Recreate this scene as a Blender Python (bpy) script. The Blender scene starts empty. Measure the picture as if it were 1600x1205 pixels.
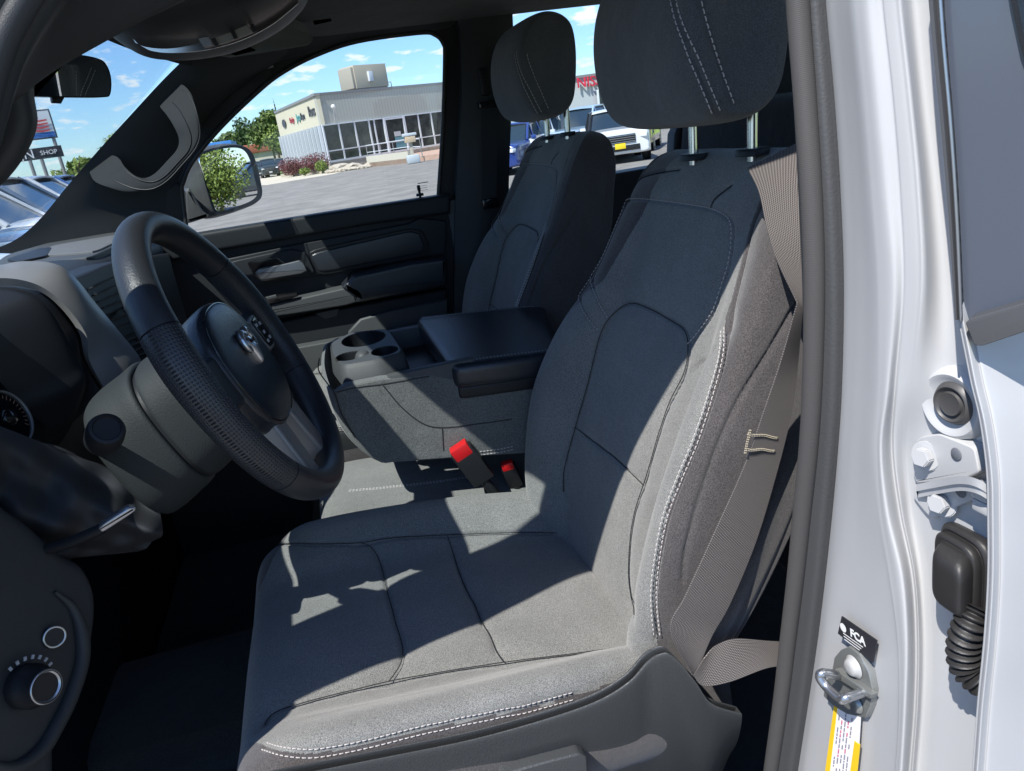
import bpy, bmesh, math, random
import numpy as np
from mathutils import Vector, Matrix
random.seed(7); rng = np.random.default_rng(7)
R = math.radians
SC = bpy.context.scene
COL = SC.collection
# ------------------------------------------------------------------ camera
W, H, F = 1600., 1205., 1180.
PITCH, ROLL, YAW = R(18.8), R(8.5), R(12.2)
C = np.array([-1.34, 0., 1.56])
_fh = np.array([math.cos(YAW), -math.sin(YAW), 0.]); _up = np.array([0, 0, 1.])
cf = _fh*math.cos(PITCH) - _up*math.sin(PITCH)
_r0 = np.cross(cf, _up); _r0 /= np.linalg.norm(_r0); _u0 = np.cross(_r0, cf)
cr_ = _r0*math.cos(ROLL) - _u0*math.sin(ROLL); cu_ = _r0*math.sin(ROLL) + _u0*math.cos(ROLL)
cam_d = bpy.data.cameras.new('camera'); cam = bpy.data.objects.new('camera', cam_d); COL.objects.link(cam)
cam_d.sensor_width = 36.; cam_d.lens = 36.*F/W; cam_d.clip_start = 0.02; cam_d.clip_end = 2000.
M = Matrix([[cr_[0], cu_[0], -cf[0], C[0]], [cr_[1], cu_[1], -cf[1], C[1]], [cr_[2], cu_[2], -cf[2], C[2]], [0, 0, 0, 1]])
cam.matrix_world = M
SC.camera = cam
# ------------------------------------------------------------------ light
SUN = Vector((-.46, .54, 1.)).normalized()          # towards the sun
world = bpy.data.worlds.new('World'); SC.world = world; world.use_nodes = True
nt = world.node_tree; nt.nodes.clear()
def nn(nt, t, **kw):
    n = nt.nodes.new(t)
    for k, v in kw.items():
        if k == 'inputs':
            for i, x in v.items(): n.inputs[i].default_value = x
        else: setattr(n, k, v)
    return n
sky = nn(nt, 'ShaderNodeTexSky', sky_type='NISHITA', sun_disc=False, sun_elevation=math.asin(SUN.z),
         sun_rotation=math.atan2(SUN.x, SUN.y), altitude=200., air_density=1.1, dust_density=.1, ozone_density=1.6)
geo = nn(nt, 'ShaderNodeTexCoord')
sep = nn(nt, 'ShaderNodeSeparateXYZ'); nt.links.new(geo.outputs['Generated'], sep.inputs[0])
den = nn(nt, 'ShaderNodeMath', operation='MAXIMUM'); nt.links.new(sep.outputs[2], den.inputs[0]); den.inputs[1].default_value = 0.0
den2 = nn(nt, 'ShaderNodeMath', operation='ADD'); nt.links.new(den.outputs[0], den2.inputs[0]); den2.inputs[1].default_value = 0.20
dx = nn(nt, 'ShaderNodeMath', operation='DIVIDE'); nt.links.new(sep.outputs[0], dx.inputs[0]); nt.links.new(den2.outputs[0], dx.inputs[1])
dy = nn(nt, 'ShaderNodeMath', operation='DIVIDE'); nt.links.new(sep.outputs[1], dy.inputs[0]); nt.links.new(den2.outputs[0], dy.inputs[1])
comb = nn(nt, 'ShaderNodeCombineXYZ'); nt.links.new(dx.outputs[0], comb.inputs[0]); nt.links.new(dy.outputs[0], comb.inputs[1])
cn = nn(nt, 'ShaderNodeTexNoise', inputs={'Scale': 6.5, 'Detail': 8., 'Roughness': .52, 'Distortion': .1}); nt.links.new(comb.outputs[0], cn.inputs['Vector'])
crp = nn(nt, 'ShaderNodeValToRGB'); crp.color_ramp.elements[0].position = .55; crp.color_ramp.elements[1].position = .64
crp.color_ramp.elements[1].color = (.85, .85, .85, 1)
nt.links.new(cn.outputs[0], crp.inputs[0])
cmix = nn(nt, 'ShaderNodeMixRGB', blend_type='MIX'); nt.links.new(crp.outputs[0], cmix.inputs[0]); skt = nn(nt, 'ShaderNodeMixRGB', blend_type='MULTIPLY', inputs={0: 1., 2: (.50, .67, .92, 1)}); nt.links.new(sky.outputs[0], skt.inputs[1]); nt.links.new(skt.outputs[0], cmix.inputs[1]); cmix.inputs[2].default_value = (5.2, 5.4, 5.7, 1)
bg = nn(nt, 'ShaderNodeBackground'); bg.inputs[1].default_value = 0.15; nt.links.new(cmix.outputs[0], bg.inputs[0])
wo = nn(nt, 'ShaderNodeOutputWorld'); nt.links.new(bg.outputs[0], wo.inputs[0])
sun_d = bpy.data.lights.new('sun', 'SUN'); sun_d.energy = 5.0; sun_d.angle = R(.5); sun_d.color = (1., .955, .89)
sun = bpy.data.objects.new('sun', sun_d); COL.objects.link(sun); sun.rotation_euler = SUN.to_track_quat('Z', 'Y').to_euler(); sun.location = (0, 0, 30)
SC.view_settings.view_transform = 'Standard'; SC.view_settings.look = 'None'; SC.view_settings.exposure = 0.6; SC.view_settings.gamma = 1.
SC.cycles.max_bounces = 10; SC.cycles.transparent_max_bounces = 24; SC.cycles.diffuse_bounces = 5; SC.cycles.caustics_reflective = False; SC.cycles.caustics_refractive = False
# ------------------------------------------------------------------ pixel rays onto planes of the truck
def ray(p): return cf + cr_*((p[0]-W/2)/F) - cu_*((p[1]-H/2)/F)
def PX(p, x): d = ray(p); return C + d*((x-C[0])/d[0])
def PY(p, y): d = ray(p); return C + d*((y-C[1])/d[1])
def PZ(p, z): d = ray(p); return C + d*((z-C[2])/d[2])
def proj(P):
    d = np.asarray(P)-C; z = d@cf
    return np.stack([W/2+F*(d@cr_)/z, H/2-F*(d@cu_)/z, z], -1)
# ------------------------------------------------------------------ materials
MATS = {}
def mat(name, col, rough=.5, metal=0., spec=.5, bump=0., bscale=400., var=0., vscale=3., col2=None, coat=0., detail=3., emit=None, uvweave=None, sheen=0.):
    if name in MATS: return MATS[name]
    m = bpy.data.materials.new(name); m.use_nodes = True; nt = m.node_tree
    b = nt.nodes['Principled BSDF']
    b.inputs['Base Color'].default_value = (*col, 1); b.inputs['Roughness'].default_value = rough
    b.inputs['Metallic'].default_value = metal; b.inputs['Specular IOR Level'].default_value = spec
    b.inputs['Coat Weight'].default_value = coat; b.inputs['Coat Roughness'].default_value = .05
    if sheen: b.inputs['Sheen Weight'].default_value = sheen; b.inputs['Sheen Roughness'].default_value = .5
    tc = nn(nt, 'ShaderNodeTexCoord')
    if col2 is not None:
        n = nn(nt, 'ShaderNodeTexNoise', inputs={'Scale': vscale, 'Detail': detail, 'Roughness': .65}); nt.links.new(tc.outputs['Object'], n.inputs['Vector'])
        rp = nn(nt, 'ShaderNodeValToRGB'); rp.color_ramp.elements[0].position = .36; rp.color_ramp.elements[1].position = .64
        rp.color_ramp.elements[0].color = (*col, 1); rp.color_ramp.elements[1].color = (*col2, 1)
        nt.links.new(n.outputs[0], rp.inputs[0]); nt.links.new(rp.outputs[0], b.inputs['Base Color'])
    if bump:
        n2 = nn(nt, 'ShaderNodeTexNoise', inputs={'Scale': bscale, 'Detail': 2., 'Roughness': .6}); nt.links.new(tc.outputs['Object'], n2.inputs['Vector'])
        bp = nn(nt, 'ShaderNodeBump', inputs={'Strength': bump, 'Distance': .001}); nt.links.new(n2.outputs[0], bp.inputs['Height']); nt.links.new(bp.outputs[0], b.inputs['Normal'])
    if uvweave:
        wv = nn(nt, 'ShaderNodeTexWave', wave_type='BANDS', bands_direction='X', inputs={'Scale': uvweave[0], 'Distortion': 0.}); nt.links.new(tc.outputs['UV'], wv.inputs['Vector'])
        wv2 = nn(nt, 'ShaderNodeTexWave', wave_type='BANDS', bands_direction='DIAGONAL', inputs={'Scale': uvweave[1], 'Distortion': .3}); nt.links.new(tc.outputs['UV'], wv2.inputs['Vector'])
        ad = nn(nt, 'ShaderNodeMath', operation='ADD'); nt.links.new(wv.outputs[1], ad.inputs[0]); nt.links.new(wv2.outputs[1], ad.inputs[1])
        bp = nn(nt, 'ShaderNodeBump', inputs={'Strength': .8, 'Distance': .0012}); nt.links.new(ad.outputs[0], bp.inputs['Height']); nt.links.new(bp.outputs[0], b.inputs['Normal'])
        mr = nn(nt, 'ShaderNodeMapRange', inputs={1: 0., 2: 2., 3: .55, 4: 1.35}); nt.links.new(ad.outputs[0], mr.inputs[0])
        mx = nn(nt, 'ShaderNodeMixRGB', blend_type='MULTIPLY', inputs={0: 1., 1: (*col, 1)}); nt.links.new(mr.outputs[0], mx.inputs[2]); nt.links.new(mx.outputs[0], b.inputs['Base Color'])
    if emit: b.inputs['Emission Color'].default_value = (*emit[0], 1); b.inputs['Emission Strength'].default_value = emit[1]
    MATS[name] = m; return m
def fabric(name, c1, c2, scale=700., bump=.5, sheen=.25, soil=.12):
    if name in MATS: return MATS[name]
    m = mat(name, c1, rough=.92, spec=.12, sheen=sheen); nt = m.node_tree; b = nt.nodes['Principled BSDF']
    tc = nn(nt, 'ShaderNodeTexCoord')
    n = nn(nt, 'ShaderNodeTexNoise', inputs={'Scale': scale, 'Detail': 2., 'Roughness': .7}); nt.links.new(tc.outputs['Object'], n.inputs['Vector'])
    rp = nn(nt, 'ShaderNodeValToRGB'); rp.color_ramp.elements[0].position = .38; rp.color_ramp.elements[1].position = .62
    rp.color_ramp.elements[0].color = (*c1, 1); rp.color_ramp.elements[1].color = (*c2, 1)
    nt.links.new(n.outputs[0], rp.inputs[0])
    n3 = nn(nt, 'ShaderNodeTexNoise', inputs={'Scale': 9., 'Detail': 4., 'Roughness': .6}); nt.links.new(tc.outputs['Object'], n3.inputs['Vector'])
    mr = nn(nt, 'ShaderNodeMapRange', inputs={1: .3, 2: .7, 3: 1-soil, 4: 1+soil}); nt.links.new(n3.outputs[0], mr.inputs[0])
    mx = nn(nt, 'ShaderNodeMixRGB', blend_type='MULTIPLY', inputs={0: 1.}); nt.links.new(rp.outputs[0], mx.inputs[1]); nt.links.new(mr.outputs[0], mx.inputs[2]); nt.links.new(mx.outputs[0], b.inputs['Base Color'])
    n2 = nn(nt, 'ShaderNodeTexNoise', inputs={'Scale': scale*1.3, 'Detail': 1.}); nt.links.new(tc.outputs['Object'], n2.inputs['Vector'])
    bp = nn(nt, 'ShaderNodeBump', inputs={'Strength': bump, 'Distance': .0012}); nt.links.new(n2.outputs[0], bp.inputs['Height'])
    n4 = nn(nt, 'ShaderNodeTexNoise', inputs={'Scale': 16., 'Detail': 3.}); nt.links.new(tc.outputs['Object'], n4.inputs['Vector'])
    bp2 = nn(nt, 'ShaderNodeBump', inputs={'Strength': .5, 'Distance': .007}); nt.links.new(n4.outputs[0], bp2.inputs['Height']); nt.links.new(bp.outputs[0], bp2.inputs['Normal']); nt.links.new(bp2.outputs[0], b.inputs['Normal'])
    return m
def glass(name, tint=(1, 1, 1), gloss=.06, rough=0., trans=.97):
    if name in MATS: return MATS[name]
    m = bpy.data.materials.new(name); m.use_nodes = True; nt = m.node_tree; nt.nodes.clear()
    t = nn(nt, 'ShaderNodeBsdfTransparent'); t.inputs[0].default_value = (tint[0]*trans, tint[1]*trans, tint[2]*trans, 1)
    g = nn(nt, 'ShaderNodeBsdfGlossy'); g.inputs['Roughness'].default_value = rough
    lw = nn(nt, 'ShaderNodeLayerWeight', inputs={'Blend': .25}); mr = nn(nt, 'ShaderNodeMapRange', inputs={1: 0., 2: 1., 3: gloss*.5, 4: min(1., gloss*8)})
    nt.links.new(lw.outputs['Fresnel'], mr.inputs[0])
    mx = nn(nt, 'ShaderNodeMixShader'); nt.links.new(mr.outputs[0], mx.inputs[0]); nt.links.new(t.outputs[0], mx.inputs[1]); nt.links.new(g.outputs[0], mx.inputs[2])
    o = nn(nt, 'ShaderNodeOutputMaterial'); nt.links.new(mx.outputs[0], o.inputs[0]); MATS[name] = m; return m
CLOTH = fabric('seat_cloth', (.092, .093, .090), (.235, .238, .230), scale=900.)
CLOTH_IN = fabric('insert_cloth', (.085, .092, .092), (.235, .25, .245), scale=620.)
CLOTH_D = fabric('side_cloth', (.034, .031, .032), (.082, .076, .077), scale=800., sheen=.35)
CLOTH_H = fabric('headrest_cloth', (.05, .054, .056), (.10, .106, .108), scale=800.)
CLOTH_C = fabric('console_cloth', (.075, .079, .077), (.165, .172, .168), scale=750.)
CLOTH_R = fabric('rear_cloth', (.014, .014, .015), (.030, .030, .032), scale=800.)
CARPET = fabric('carpet', (.016, .016, .017), (.036, .036, .038), scale=500., bump=1.)
HEAD = fabric('headliner_cloth', (.022, .024, .027), (.034, .037, .042), scale=900., sheen=.1)
THREAD = mat('thread', (.46, .43, .42), .7, bump=.3)
THREAD_D = mat('thread_dark', (.16, .17, .18), .7)
PL = mat('plastic', (.034, .037, .040), .5, spec=.25, bump=.35, bscale=900.)
PLG = mat('plastic_grey', (.062, .066, .068), .5, spec=.3, bump=.5, bscale=700.)
PLS = mat('plastic_soft', (.031, .034, .037), .48, spec=.3, bump=.3, bscale=1100.)
PLD = mat('plastic_dark', (.019, .022, .025), .5, spec=.3, bump=.35, bscale=1000.)
PLB = mat('plastic_black', (.012, .013, .015), .45, spec=.3, bump=.2, bscale=900.)
GLOSSB = mat('gloss_black', (.008, .008, .009), .12)
VINYL = mat('vinyl', (.020, .024, .030), .27, bump=.5, bscale=420.)
LEATHER = mat('leather', (.022, .024, .028), .36, bump=.45, bscale=650.)
SILVER = mat('silver_paint', (.22, .215, .21), .36, metal=.25, bump=.08, bscale=1500.)
CHROME = mat('chrome', (.8, .8, .8), .08, metal=1.)
BRUSH = mat('satin_metal', (.42, .43, .45), .28, metal=.9)
WHITE = mat('white_paint', (.43, .435, .442), .4, coat=.15, col2=(.45, .455, .462), vscale=6., bump=.06, bscale=40.)
SEALR = mat('rubber_seal', (.070, .067, .066), .6, bump=.15, bscale=900., spec=.3)
RUBBER = mat('rubber', (.022, .021, .021), .5, bump=.2, bscale=600.)
WEB = mat('belt_webbing', (.155, .140, .134), .6, uvweave=(170., 240.), spec=.4)
RED = mat('red_plastic', (.52, .012, .015), .28)
MIRROR = mat('mirror_glass', (.9, .92, .93), .0, metal=1.)
GLASS = glass('window_glass_clear', (.95, .98, .985), .03)
WGLASS = glass('windshield_glass', (.94, .98, .99), .03)
# ------------------------------------------------------------------ object helpers
def link(o, parent=None):
    COL.objects.link(o)
    if parent is not None: o.parent = parent
    return o
def empty(name, loc=(0, 0, 0), rz=0., parent=None):
    o = bpy.data.objects.new(name, None); o.location = loc; o.rotation_euler = (0, 0, rz); o.empty_display_size = .1
    return link(o, parent)
def tag(o, label=None, cat=None, group=None, kind=None):
    if label: o['label'] = label
    if cat: o['category'] = cat
    if group: o['group'] = group
    if kind: o['kind'] = kind
    return o
def mesh(name, V, Fc, m, parent=None, smooth=True, uv=None):
    me = bpy.data.meshes.new(name); me.from_pydata([tuple(map(float, v)) for v in V], [], [tuple(map(int, q)) for q in Fc]); me.update()
    if smooth: me.shade_smooth()
    for mm in (m if isinstance(m, (list, tuple)) else [m]): me.materials.append(mm)
    o = bpy.data.objects.new(name, me); return link(o, parent)
def finish(name, bm, m, parent=None, smooth=True, ang=35.):
    me = bpy.data.meshes.new(name); bm.normal_update(); bm.to_mesh(me); bm.free()
    if smooth:
        me.shade_smooth()
        try: me.set_sharp_from_angle(angle=R(ang))
        except Exception: pass
    for mm in (m if isinstance(m, (list, tuple)) else [m]): me.materials.append(mm)
    return link(bpy.data.objects.new(name, me), parent)
def cr(P, n, closed=False):
    """Catmull-Rom through P, n samples"""
    P = np.asarray(P, float); k = len(P)
    if closed:
        t = np.linspace(0, k, n, endpoint=False); i = np.floor(t).astype(int) % k; f = (t-np.floor(t))[:, None]
        a, b, c, d = P[(i-1) % k], P[i], P[(i+1) % k], P[(i+2) % k]
    else:
        t = np.linspace(0, k-1, n); i = np.minimum(np.floor(t).astype(int), k-2); f = (t-i)[:, None]
        Q = np.vstack([2*P[:1]-P[1:2], P, 2*P[-1:]-P[-2:-1]])
        a, b, c, d = Q[i], Q[i+1], Q[i+2], Q[i+3]
    return .5*((2*b)+(c-a)*f+(2*a-5*b+4*c-d)*f**2+(3*b-a-3*c+d)*f**3)
def resample(P, n):
    P = np.asarray(P, float); s = np.r_[0, np.cumsum(np.linalg.norm(np.diff(P, axis=0), axis=1))]
    t = np.linspace(0, s[-1], n); return np.stack([np.interp(t, s, P[:, k]) for k in range(P.shape[1])], -1)
def surf(G, nu, nv, cu=False, cv=False):
    """Catmull-Rom surface through control grid G[M,N,3]"""
    G = np.asarray(G, float); A = np.stack([cr(G[i], nv, cv) for i in range(len(G))])
    return np.stack([cr(A[:, j], nu, cu) for j in range(nv)], 1)
def normals(P, cv=True):
    du = np.gradient(P, axis=0)
    dv = (np.roll(P, -1, 1)-np.roll(P, 1, 1)) if cv else np.gradient(P, axis=1)
    n = np.cross(du, dv); return n/np.maximum(np.linalg.norm(n, axis=-1, keepdims=True), 1e-12)
def grid(name, P, m, parent=None, cu=False, cv=False, caps=False, uv=True, flip=False, matidx=None, uvc=False):
    a, b = P.shape[:2]; idx = np.arange(a*b).reshape(a, b)
    i0 = idx if cu else idx[:-1]; i1 = np.roll(idx, -1, 0) if cu else idx[1:]
    if cv: q = np.stack([i0, np.roll(i0, -1, 1), np.roll(i1, -1, 1), i1], -1)
    else: q = np.stack([i0[:, :-1], i0[:, 1:], i1[:, 1:], i1[:, :-1]], -1)
    q = q.reshape(-1, 4)
    if flip: q = q[:, ::-1]
    fs = [tuple(r) for r in q.tolist()]
    if caps: fs += [tuple(idx[0, ::-1].tolist()), tuple(idx[-1].tolist())]
    me = bpy.data.meshes.new(name); me.from_pydata(P.reshape(-1, 3).tolist(), [], fs); me.update()
    if (uv and not cu and not cv) or uvc:
        l = me.uv_layers.new(name='UVMap'); su = np.r_[0, np.cumsum(np.linalg.norm(np.diff(P[:, b//2], axis=0), axis=1))]; sv = np.r_[0, np.cumsum(np.linalg.norm(np.diff(P[a//2], axis=0), axis=1))]
        vi = np.zeros(len(me.loops), int); me.loops.foreach_get('vertex_index', vi)
        l.data.foreach_set('uv', np.stack([sv[vi % b], su[vi//b]], -1).ravel())
    for mm in (m if isinstance(m, (list, tuple)) else [m]): me.materials.append(mm)
    if matidx is not None:
        mi = np.zeros(len(me.polygons), int); mi[:len(matidx)] = matidx; me.polygons.foreach_set('material_index', mi)
    bm = bmesh.new(); bm.from_mesh(me); bmesh.ops.recalc_face_normals(bm, faces=bm.faces) if (cu or cv) and (caps or (cu and cv)) else None
    bm.to_mesh(me); bm.free(); me.shade_smooth()
    if caps:
        try: me.set_sharp_from_angle(angle=R(55))
        except Exception: pass
    return link(bpy.data.objects.new(name, me), parent)
def sheet(name, P, m, parent=None, th=.004, direction=None):
    """grid P[a,b,3] given a thickness: closed shell with the given vector or its own normals"""
    n = normals(P, False) if direction is None else np.broadcast_to(np.asarray(direction, float)/np.linalg.norm(direction), P.shape)
    Q = P - n*th; a, b = P.shape[:2]; idx = np.arange(a*b).reshape(a, b); k = a*b; fs = []
    q = np.stack([idx[:-1, :-1], idx[:-1, 1:], idx[1:, 1:], idx[1:, :-1]], -1).reshape(-1, 4); fs += q.tolist(); fs += (q[:, ::-1]+k).tolist()
    rim = list(idx[0, :])+list(idx[1:, -1])+list(idx[-1, -2::-1])+list(idx[-2:0:-1, 0])
    for i in range(len(rim)):
        u, v = rim[i], rim[(i+1) % len(rim)]; fs.append((u, u+k, v+k, v))
    me = bpy.data.meshes.new(name); me.from_pydata(np.vstack([P.reshape(-1, 3), Q.reshape(-1, 3)]).tolist(), [], [tuple(map(int, f)) for f in fs]); me.update()
    l = me.uv_layers.new(name='UVMap'); su = np.r_[0, np.cumsum(np.linalg.norm(np.diff(P[:, b//2], axis=0), axis=1))]; sv = np.r_[0, np.cumsum(np.linalg.norm(np.diff(P[a//2], axis=0), axis=1))]
    vi = np.zeros(len(me.loops), int); me.loops.foreach_get('vertex_index', vi); vi = vi % k
    l.data.foreach_set('uv', np.stack([sv[vi % b], su[vi//b]], -1).ravel())
    bm = bmesh.new(); bm.from_mesh(me); bmesh.ops.recalc_face_normals(bm, faces=bm.faces); bm.to_mesh(me); bm.free()
    me.shade_smooth()
    try: me.set_sharp_from_angle(angle=R(50))
    except Exception: pass
    me.materials.append(m); return link(bpy.data.objects.new(name, me), parent)
def frames(path):
    P = np.asarray(path, float); T = np.gradient(P, axis=0); T /= np.maximum(np.linalg.norm(T, axis=1, keepdims=True), 1e-9)
    up = np.array([0, 0, 1.]) if abs(T[0][2]) < .9 else np.array([0, 1., 0]); Ns = []
    n = np.cross(T[0], up); n /= np.linalg.norm(n)
    for t in T:
        n = n-t*(n@t); n /= max(np.linalg.norm(n), 1e-9); Ns.append(n.copy())
    Ns = np.array(Ns); B = np.cross(T, Ns); return T, Ns, B
def tube_grid(path, r, seg=12):
    P = np.asarray(path, float); T, N, B = frames(P); r = np.broadcast_to(np.asarray(r, float), (len(P),))
    a = np.linspace(0, 2*np.pi, seg, endpoint=False)
    return P[:, None]+r[:, None, None]*(np.cos(a)[None, :, None]*N[:, None]+np.sin(a)[None, :, None]*B[:, None])
def tube(name, path, r, m, parent=None, seg=12, smoothn=None):
    if smoothn: path = cr(path, smoothn)
    return grid(name, tube_grid(path, r, seg), m, parent, cv=True, caps=True)
def bm_tube(bm, path, r, seg=8):
    G = tube_grid(path, r, seg); a, b = G.shape[:2]; vs = [[bm.verts.new(G[i, j]) for j in range(b)] for i in range(a)]
    for i in range(a-1):
        for j in range(b): bm.faces.new((vs[i][j], vs[i][(j+1) % b], vs[i+1][(j+1) % b], vs[i+1][j]))
    bm.faces.new(vs[0][::-1]); bm.faces.new(vs[-1])
def bm_box(bm, c, s, rot=None, bev=0., seg=2):
    r = bmesh.ops.create_cube(bm, size=1.); M4 = Matrix.Translation(Vector(c)) @ (rot.to_4x4() if rot is not None else Matrix()) @ Matrix.Diagonal((s[0], s[1], s[2], 1))
    bmesh.ops.transform(bm, matrix=M4, verts=r['verts'])
    if bev: bmesh.ops.bevel(bm, geom=list({e for v in r['verts'] for e in v.link_edges}), offset=bev, segments=seg, affect='EDGES', profile=.6)
def box(name, c, s, m, parent=None, rot=None, bev=.003, seg=2):
    bm = bmesh.new(); bm_box(bm, c, s, rot, bev, seg); return finish(name, bm, m, parent)
def bm_prism(bm, pts, vec, bev=0., seg=2, back=True):
    pts = [Vector(p) for p in pts]; vec = Vector(vec); a = [bm.verts.new(p) for p in pts]; b = [bm.verts.new(p+vec) for p in pts]; n = len(pts); es = []
    fa = bm.faces.new(a); fb = bm.faces.new(b[::-1]); sides = [bm.faces.new((a[i], b[i], b[(i+1) % n], a[(i+1) % n])) for i in range(n)]
    bmesh.ops.recalc_face_normals(bm, faces=[fa, fb]+sides)
    if bev: bmesh.ops.bevel(bm, geom=list(fa.edges)+(list(fb.edges) if back else []), offset=bev, segments=seg, affect='EDGES', profile=.6)
def prism(name, pts, vec, m, parent=None, bev=.003, seg=3, back=False, ang=35.):
    """flat outline (3-D points) given thickness vec; the outline face's edges rounded"""
    bm = bmesh.new(); bm_prism(bm, pts, vec, bev, seg, back); return finish(name, bm, m, parent, ang=ang)
def rnd(pts, r=.25, n=4):
    """round the corners of a closed polygon"""
    P = np.asarray(pts, float); out = []; k = len(P)
    for i in range(k):
        a, b, c = P[i-1], P[i], P[(i+1) % k]; p = b+(a-b)*r; q = b+(c-b)*r
        for t in np.linspace(0, 1, n): out.append((1-t)**2*p+2*t*(1-t)*b+t*t*q)
    return np.array(out)
def revolve(name, prof, o, axis, m, parent=None, seg=40, caps=True):
    axis = Vector(axis).normalized(); q = axis.to_track_quat('Z', 'Y').to_matrix(); o = Vector(o); a = np.linspace(0, 2*np.pi, seg, endpoint=False)
    G = np.array([[o+q@Vector((r*math.cos(t), r*math.sin(t), z)) for t in a] for r, z in prof])
    return grid(name, G, m, parent, cv=True, caps=caps)
def text(name, body, size, M4, m, parent=None, depth=.001, align='CENTER', bold=0.):
    cu = bpy.data.curves.new(name, 'FONT'); cu.body = body; cu.size = size; cu.extrude = depth; cu.align_x = align; cu.align_y = 'CENTER'; cu.resolution_u = 3; cu.offset = bold
    t = bpy.data.objects.new(name, cu); COL.objects.link(t); bpy.context.view_layer.update()
    me = bpy.data.meshes.new_from_object(t.evaluated_get(bpy.context.evaluated_depsgraph_get())); bpy.data.objects.remove(t); bpy.data.curves.remove(cu)
    me.transform(M4); me.materials.clear(); me.materials.append(m); return link(bpy.data.objects.new(name, me), parent)
def basis(o, right, up):
    r = Vector(right).normalized(); u = Vector(up); u = (u-r*u.dot(r)).normalized(); n = r.cross(u)
    return Matrix([[r.x, u.x, n.x, o[0]], [r.y, u.y, n.y, o[1]], [r.z, u.z, n.z, o[2]], [0, 0, 0, 1]])
# ---- upholstery: seams pressed into a fine surface where the photo shows them, stitches laid along them
def px_curve(pts, step=3.):
    P = cr(np.asarray(pts, float), max(8, len(pts)*12)); L = np.linalg.norm(np.diff(P, axis=0), axis=1).sum(); return resample(P, max(6, int(L/step)))
def on_surface(P, N, pts, tol=9., step=3., depth_pick=True):
    q = proj(P).reshape(-1, 3); V = P.reshape(-1, 3); n = N.reshape(-1, 3); face = np.einsum('ij,ij->i', C-V, n) > 0
    out, on = [], []
    for p in px_curve(pts, step):
        d = np.hypot(q[:, 0]-p[0], q[:, 1]-p[1]); d = np.where(face, d, 1e6); dm = d.min()
        if dm > 40: continue
        k = np.where(d < max(dm*1.2, 3.5))[0]; k = k[q[k, 2] < q[k, 2].min()+.03]
        w = 1/(d[k]+.5)**2; w /= w.sum(); out.append((V[k]*w[:, None]).sum(0)); on.append((n[k]*w[:, None]).sum(0))
    out = np.array(out); on = np.array(on)
    if len(out) > 4:
        for _ in range(7): out[1:-1] = (out[:-2]+2*out[1:-1]+out[2:])/4
    return out, on/np.linalg.norm(on, axis=1, keepdims=True)
def press(P, N, curve, depth=.003, w=.0035, depth2=.003, w2=.018):
    V = P.reshape(-1, 3); n = N.reshape(-1, 3); c = resample(curve, max(4, int(np.linalg.norm(np.diff(curve, axis=0), axis=1).sum()/.002))); lo, hi = c.min(0)-.06, c.max(0)+.06
    k = np.where(((V > lo) & (V < hi)).all(1))[0]; d = np.full(len(k), 9.)
    for i in range(0, len(c), 40): d = np.minimum(d, np.linalg.norm(V[k][:, None]-c[None, i:i+40], axis=2).min(1))
    V[k] -= n[k]*(depth*np.exp(-(d/w)**2)+depth2*np.exp(-(d/w2)**2))[:, None]
def stitch(bm, curve, nrm, pitch=.0062, dash=.0040, r=.00065, lift=.0006, off=0.):
    c = np.asarray(curve); L = np.linalg.norm(np.diff(c, axis=0), axis=1).sum()
    if L < pitch*2: return
    n = int(L/pitch); s = np.r_[0, np.cumsum(np.linalg.norm(np.diff(c, axis=0), axis=1))]
    for i in range(n):
        t = np.array([i*pitch, i*pitch+dash/2, i*pitch+dash]); p = np.stack([np.interp(t, s, c[:, k]) for k in range(3)], -1); m_ = np.stack([np.interp(t, s, nrm[:, k]) for k in range(3)], -1)
        tn = p[2]-p[0]; sd = np.cross(tn, m_[1]); sd /= max(np.linalg.norm(sd), 1e-9)
        p = p+m_*(np.array([-.0003, lift, -.0003])[:, None])+sd*off; bm_tube(bm, p, r, 5)

def ribs(m, scale, strength=.5, dirn='Y', tri=None):
    nt = m.node_tree; tc = nn(nt, 'ShaderNodeTexCoord'); wv = nn(nt, 'ShaderNodeTexWave', wave_type='BANDS', bands_direction=dirn, inputs={'Scale': scale}); nt.links.new(tc.outputs['UV'], wv.inputs['Vector'])
    bp = nn(nt, 'ShaderNodeBump', inputs={'Strength': strength, 'Distance': .001}); nt.links.new(wv.outputs[1], bp.inputs['Height']); nt.links.new(bp.outputs[0], nt.nodes['Principled BSDF'].inputs['Normal']); return m
ribs(SEALR, 230., .15)
# ================================================================== THE TRUCK
truck = tag(empty('pickup_truck', (0, 0, 0)), 'white pickup truck with grey cloth front seats, seen through its open driver door', 'pickup truck')
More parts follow.
